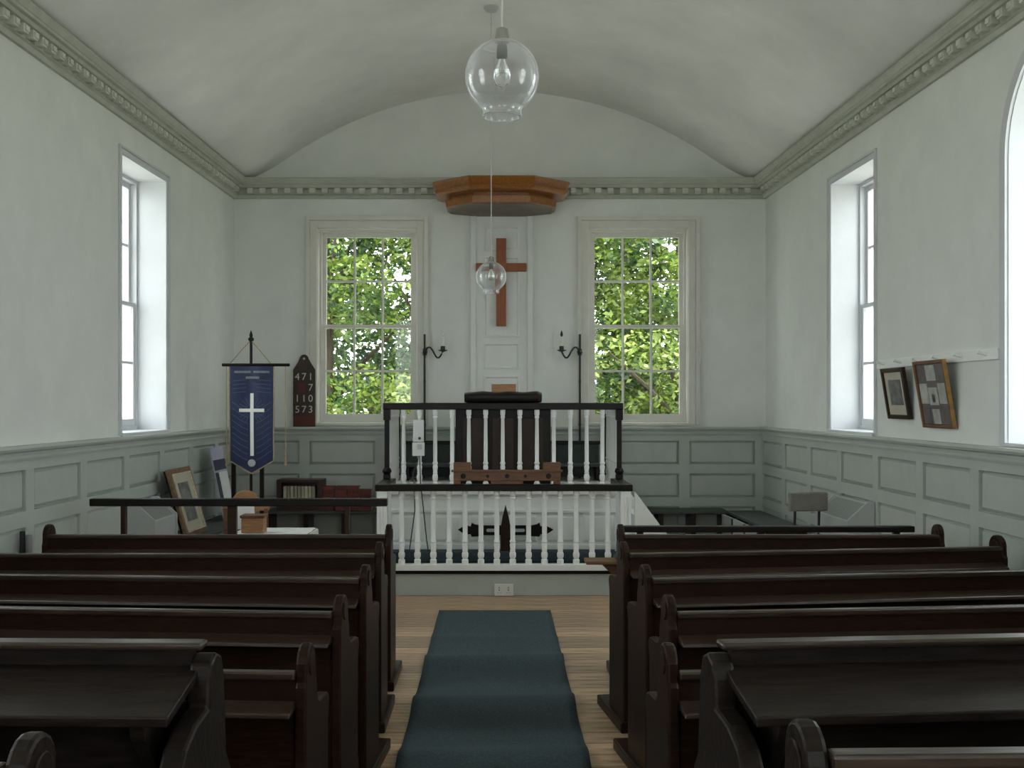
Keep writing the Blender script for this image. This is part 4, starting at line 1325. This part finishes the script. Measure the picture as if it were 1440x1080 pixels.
def wall_picture(label, u0, u1, z0, z1, out, fmat, dep, bwid, inside, smat=None):
    um = (u0 + u1) / 2
    p = wpt(RIGHT, um, 0.006, z0)
    t = thing('framed_picture', label, 'picture', p, RIGHT['rz'] - PI / 2)
    # local: +x along the wall towards the camera, -y into the room
    hw = (u1 - u0) / 2
    h = math.hypot(z1 - z0, out)
    Mx = Matrix.Rotation(math.atan2(out, z1 - z0), 4, 'X')
    def add(m, name, mat, bev=0):
        m.v = [tuple(Mx @ Vector(q)) for q in m.v]
        return m.build(name, mat, t, bevel=bev)
    m = MB(); frame_mb(m, -hw, hw, 0, h, -dep, 0, bwid); add(m, 'frame', fmat, 0.003)
    add(MB().box(-hw + .01, hw - .01, -0.012, -0.002, 0.01, h - .01), 'backing', M_blk)
    if smat:
        add(MB().box(hw, hw + 0.006, -dep, -0.004, 0, h), 'gilt_edge', smat)
        add(MB().box(-hw - 0.006, -hw, -dep, -0.004, 0, h), 'gilt_edge', smat)
    inside(add, hw, h)
    return t
def small_inside(add, hw, h):
    add(MB().box(-hw + .03, hw - .03, -0.016, -0.012, 0.03, h - .03), 'mount', M_mount)
    add(MB().box(-hw + .085, hw - .085, -0.018, -0.016, 0.10, h - .085), 'photograph', M_photo)
def big_inside(add, hw, h):
    add(MB().box(-hw + .025, hw - .025, -0.016, -0.012, 0.025, h - .025), 'mount', M_photodk)
    for (a, b, c, d, mt) in ((-.07, .07, .70, .93, M_photolt), (-.20, -.08, .36, .66, M_photolt), (.08, .20, .36, .66, M_photolt), (-.07, .06, .34, .60, M_photolt), (-.055, .05, .06, .28, M_photolt), (-.03, .02, .38, .50, M_photo), (-.21, -.09, .06, .30, M_photodk), (.09, .21, .70, .93, M_photodk)):
        add(MB().box(a, b, -0.019, -0.016, c * h, d * h), 'photograph', mt)
wall_picture('small dark framed photograph with cream mount hanging below the peg rail', u_of(RIGHT, 1255), u_of(RIGHT, 1286), 1.58, 1.945, 0.06, M_choir, 0.03, 0.03, small_inside)
wall_picture('larger framed collage of photographs with gilt edge hanging below the peg rail', u_of(RIGHT, 1305), u_of(RIGHT, 1348), 1.53, 1.975, 0.075, M_brown, 0.028, 0.022, big_inside, M_gold)

# ------------------------------------------------------------------ pendant lamps
def pendant(label, x, y_, zc, top):
    t = thing('pendant_lamp', label, 'lamp', (x, y_, zc), 0, 'pendant lamps over the aisle')
    r = 0.126
    prof = []
    for a in range(80, -56, -7):
        prof.append((r * math.cos(R(a)), r * math.sin(R(a))))
    prof += [(0.068, -0.108), (0.066, -0.118), (0.068, -0.135), (0.064, -0.139)]
    seg = 40
    th = 0.003
    inner = [(max(q - th, 0.004), z - (0.0 if abs(z) < 0.1 else (th if z > 0 else 0))) for q, z in reversed(prof)]
    rings = [[(q * math.cos(2 * PI * i / seg), q * math.sin(2 * PI * i / seg), z) for i in range(seg)] for q, z in prof + inner]
    rings.append(rings[0])
    MB().loft(rings, False).build('glass_globe', M_globe, t, smooth=True)
    MB().lathe([(0.028, 0.118), (0.024, 0.135), (0.020, 0.162), (0.008, 0.168)], 16).build('cap', M_chrome, t, smooth=True)
    MB().lathe([(0.014, 0.120), (0.019, 0.09), (0.019, 0.065), (0.012, 0.06)], 14).build('lamp_holder', M_iron, t, smooth=True)
    MB().lathe([(0.010, 0.062), (0.014, 0.045), (0.028, 0.015), (0.030, -0.005), (0.022, -0.026), (0.006, -0.034)], 16).build('bulb', M_globe, t, smooth=True)
    MB().tube([(0, 0, 0.162), (0, 0, top - zc - 0.02)], 0.0042, 6).build('flex', M_cord, t)
    MB().lathe([(0.012, -0.05), (0.05, -0.035), (0.062, -0.008), (0.062, 0.0)], 18, (0, 0, top - zc)).build('ceiling_rose', M_heater, t, smooth=True)
pendant('clear glass globe pendant lamp hanging nearest the viewer', X(706, 3.64), 3.64, ZH(108, 3.64), vault_z(0) + 0.001)
pendant('clear glass globe pendant lamp hanging before the wooden cross', X(690.8, 8.87), 8.87, ZH(389, 8.87), vault_z(0) + 0.001)

# ------------------------------------------------------------------ sampling aid: light portals just outside the windows (they emit nothing)
def portal(loc, rot, sx, sy):
    l = bpy.data.lights.new('window_portal', 'AREA')
    l.shape = 'RECTANGLE'
    l.size, l.size_y = sx, sy
    l.cycles.is_portal = True
    o = bpy.data.objects.new('window_portal', l)
    COL.objects.link(o)
    o.location = loc
    o.rotation_euler = rot
for x in WBX:
    portal((x, D + WT + 0.02, (WB_Z0 + WB_Z1) / 2), (R(-90), 0, 0), 2 * WB_HALF, WB_Z1 - WB_Z0)
for x in RWX:
    portal((x, YB - 0.38, 2.4), (R(90), 0, 0), 1.5, 2.6)
for nm, S in (('left', LEFT), ('right', RIGHT)):
    for kind, u0, u1 in HOLES[nm]:
        top = SW_Z1 if kind == 'square' else ARCH_S + ARCH_R
        p = wpt(S, (u0 + u1) / 2, -WT - 0.02, (SW_Z0 + top) / 2)
        portal(p, (R(90), 0, S['rz'] + (R(-90) if nm == 'left' else R(90))), u1 - u0, top - SW_Z0)
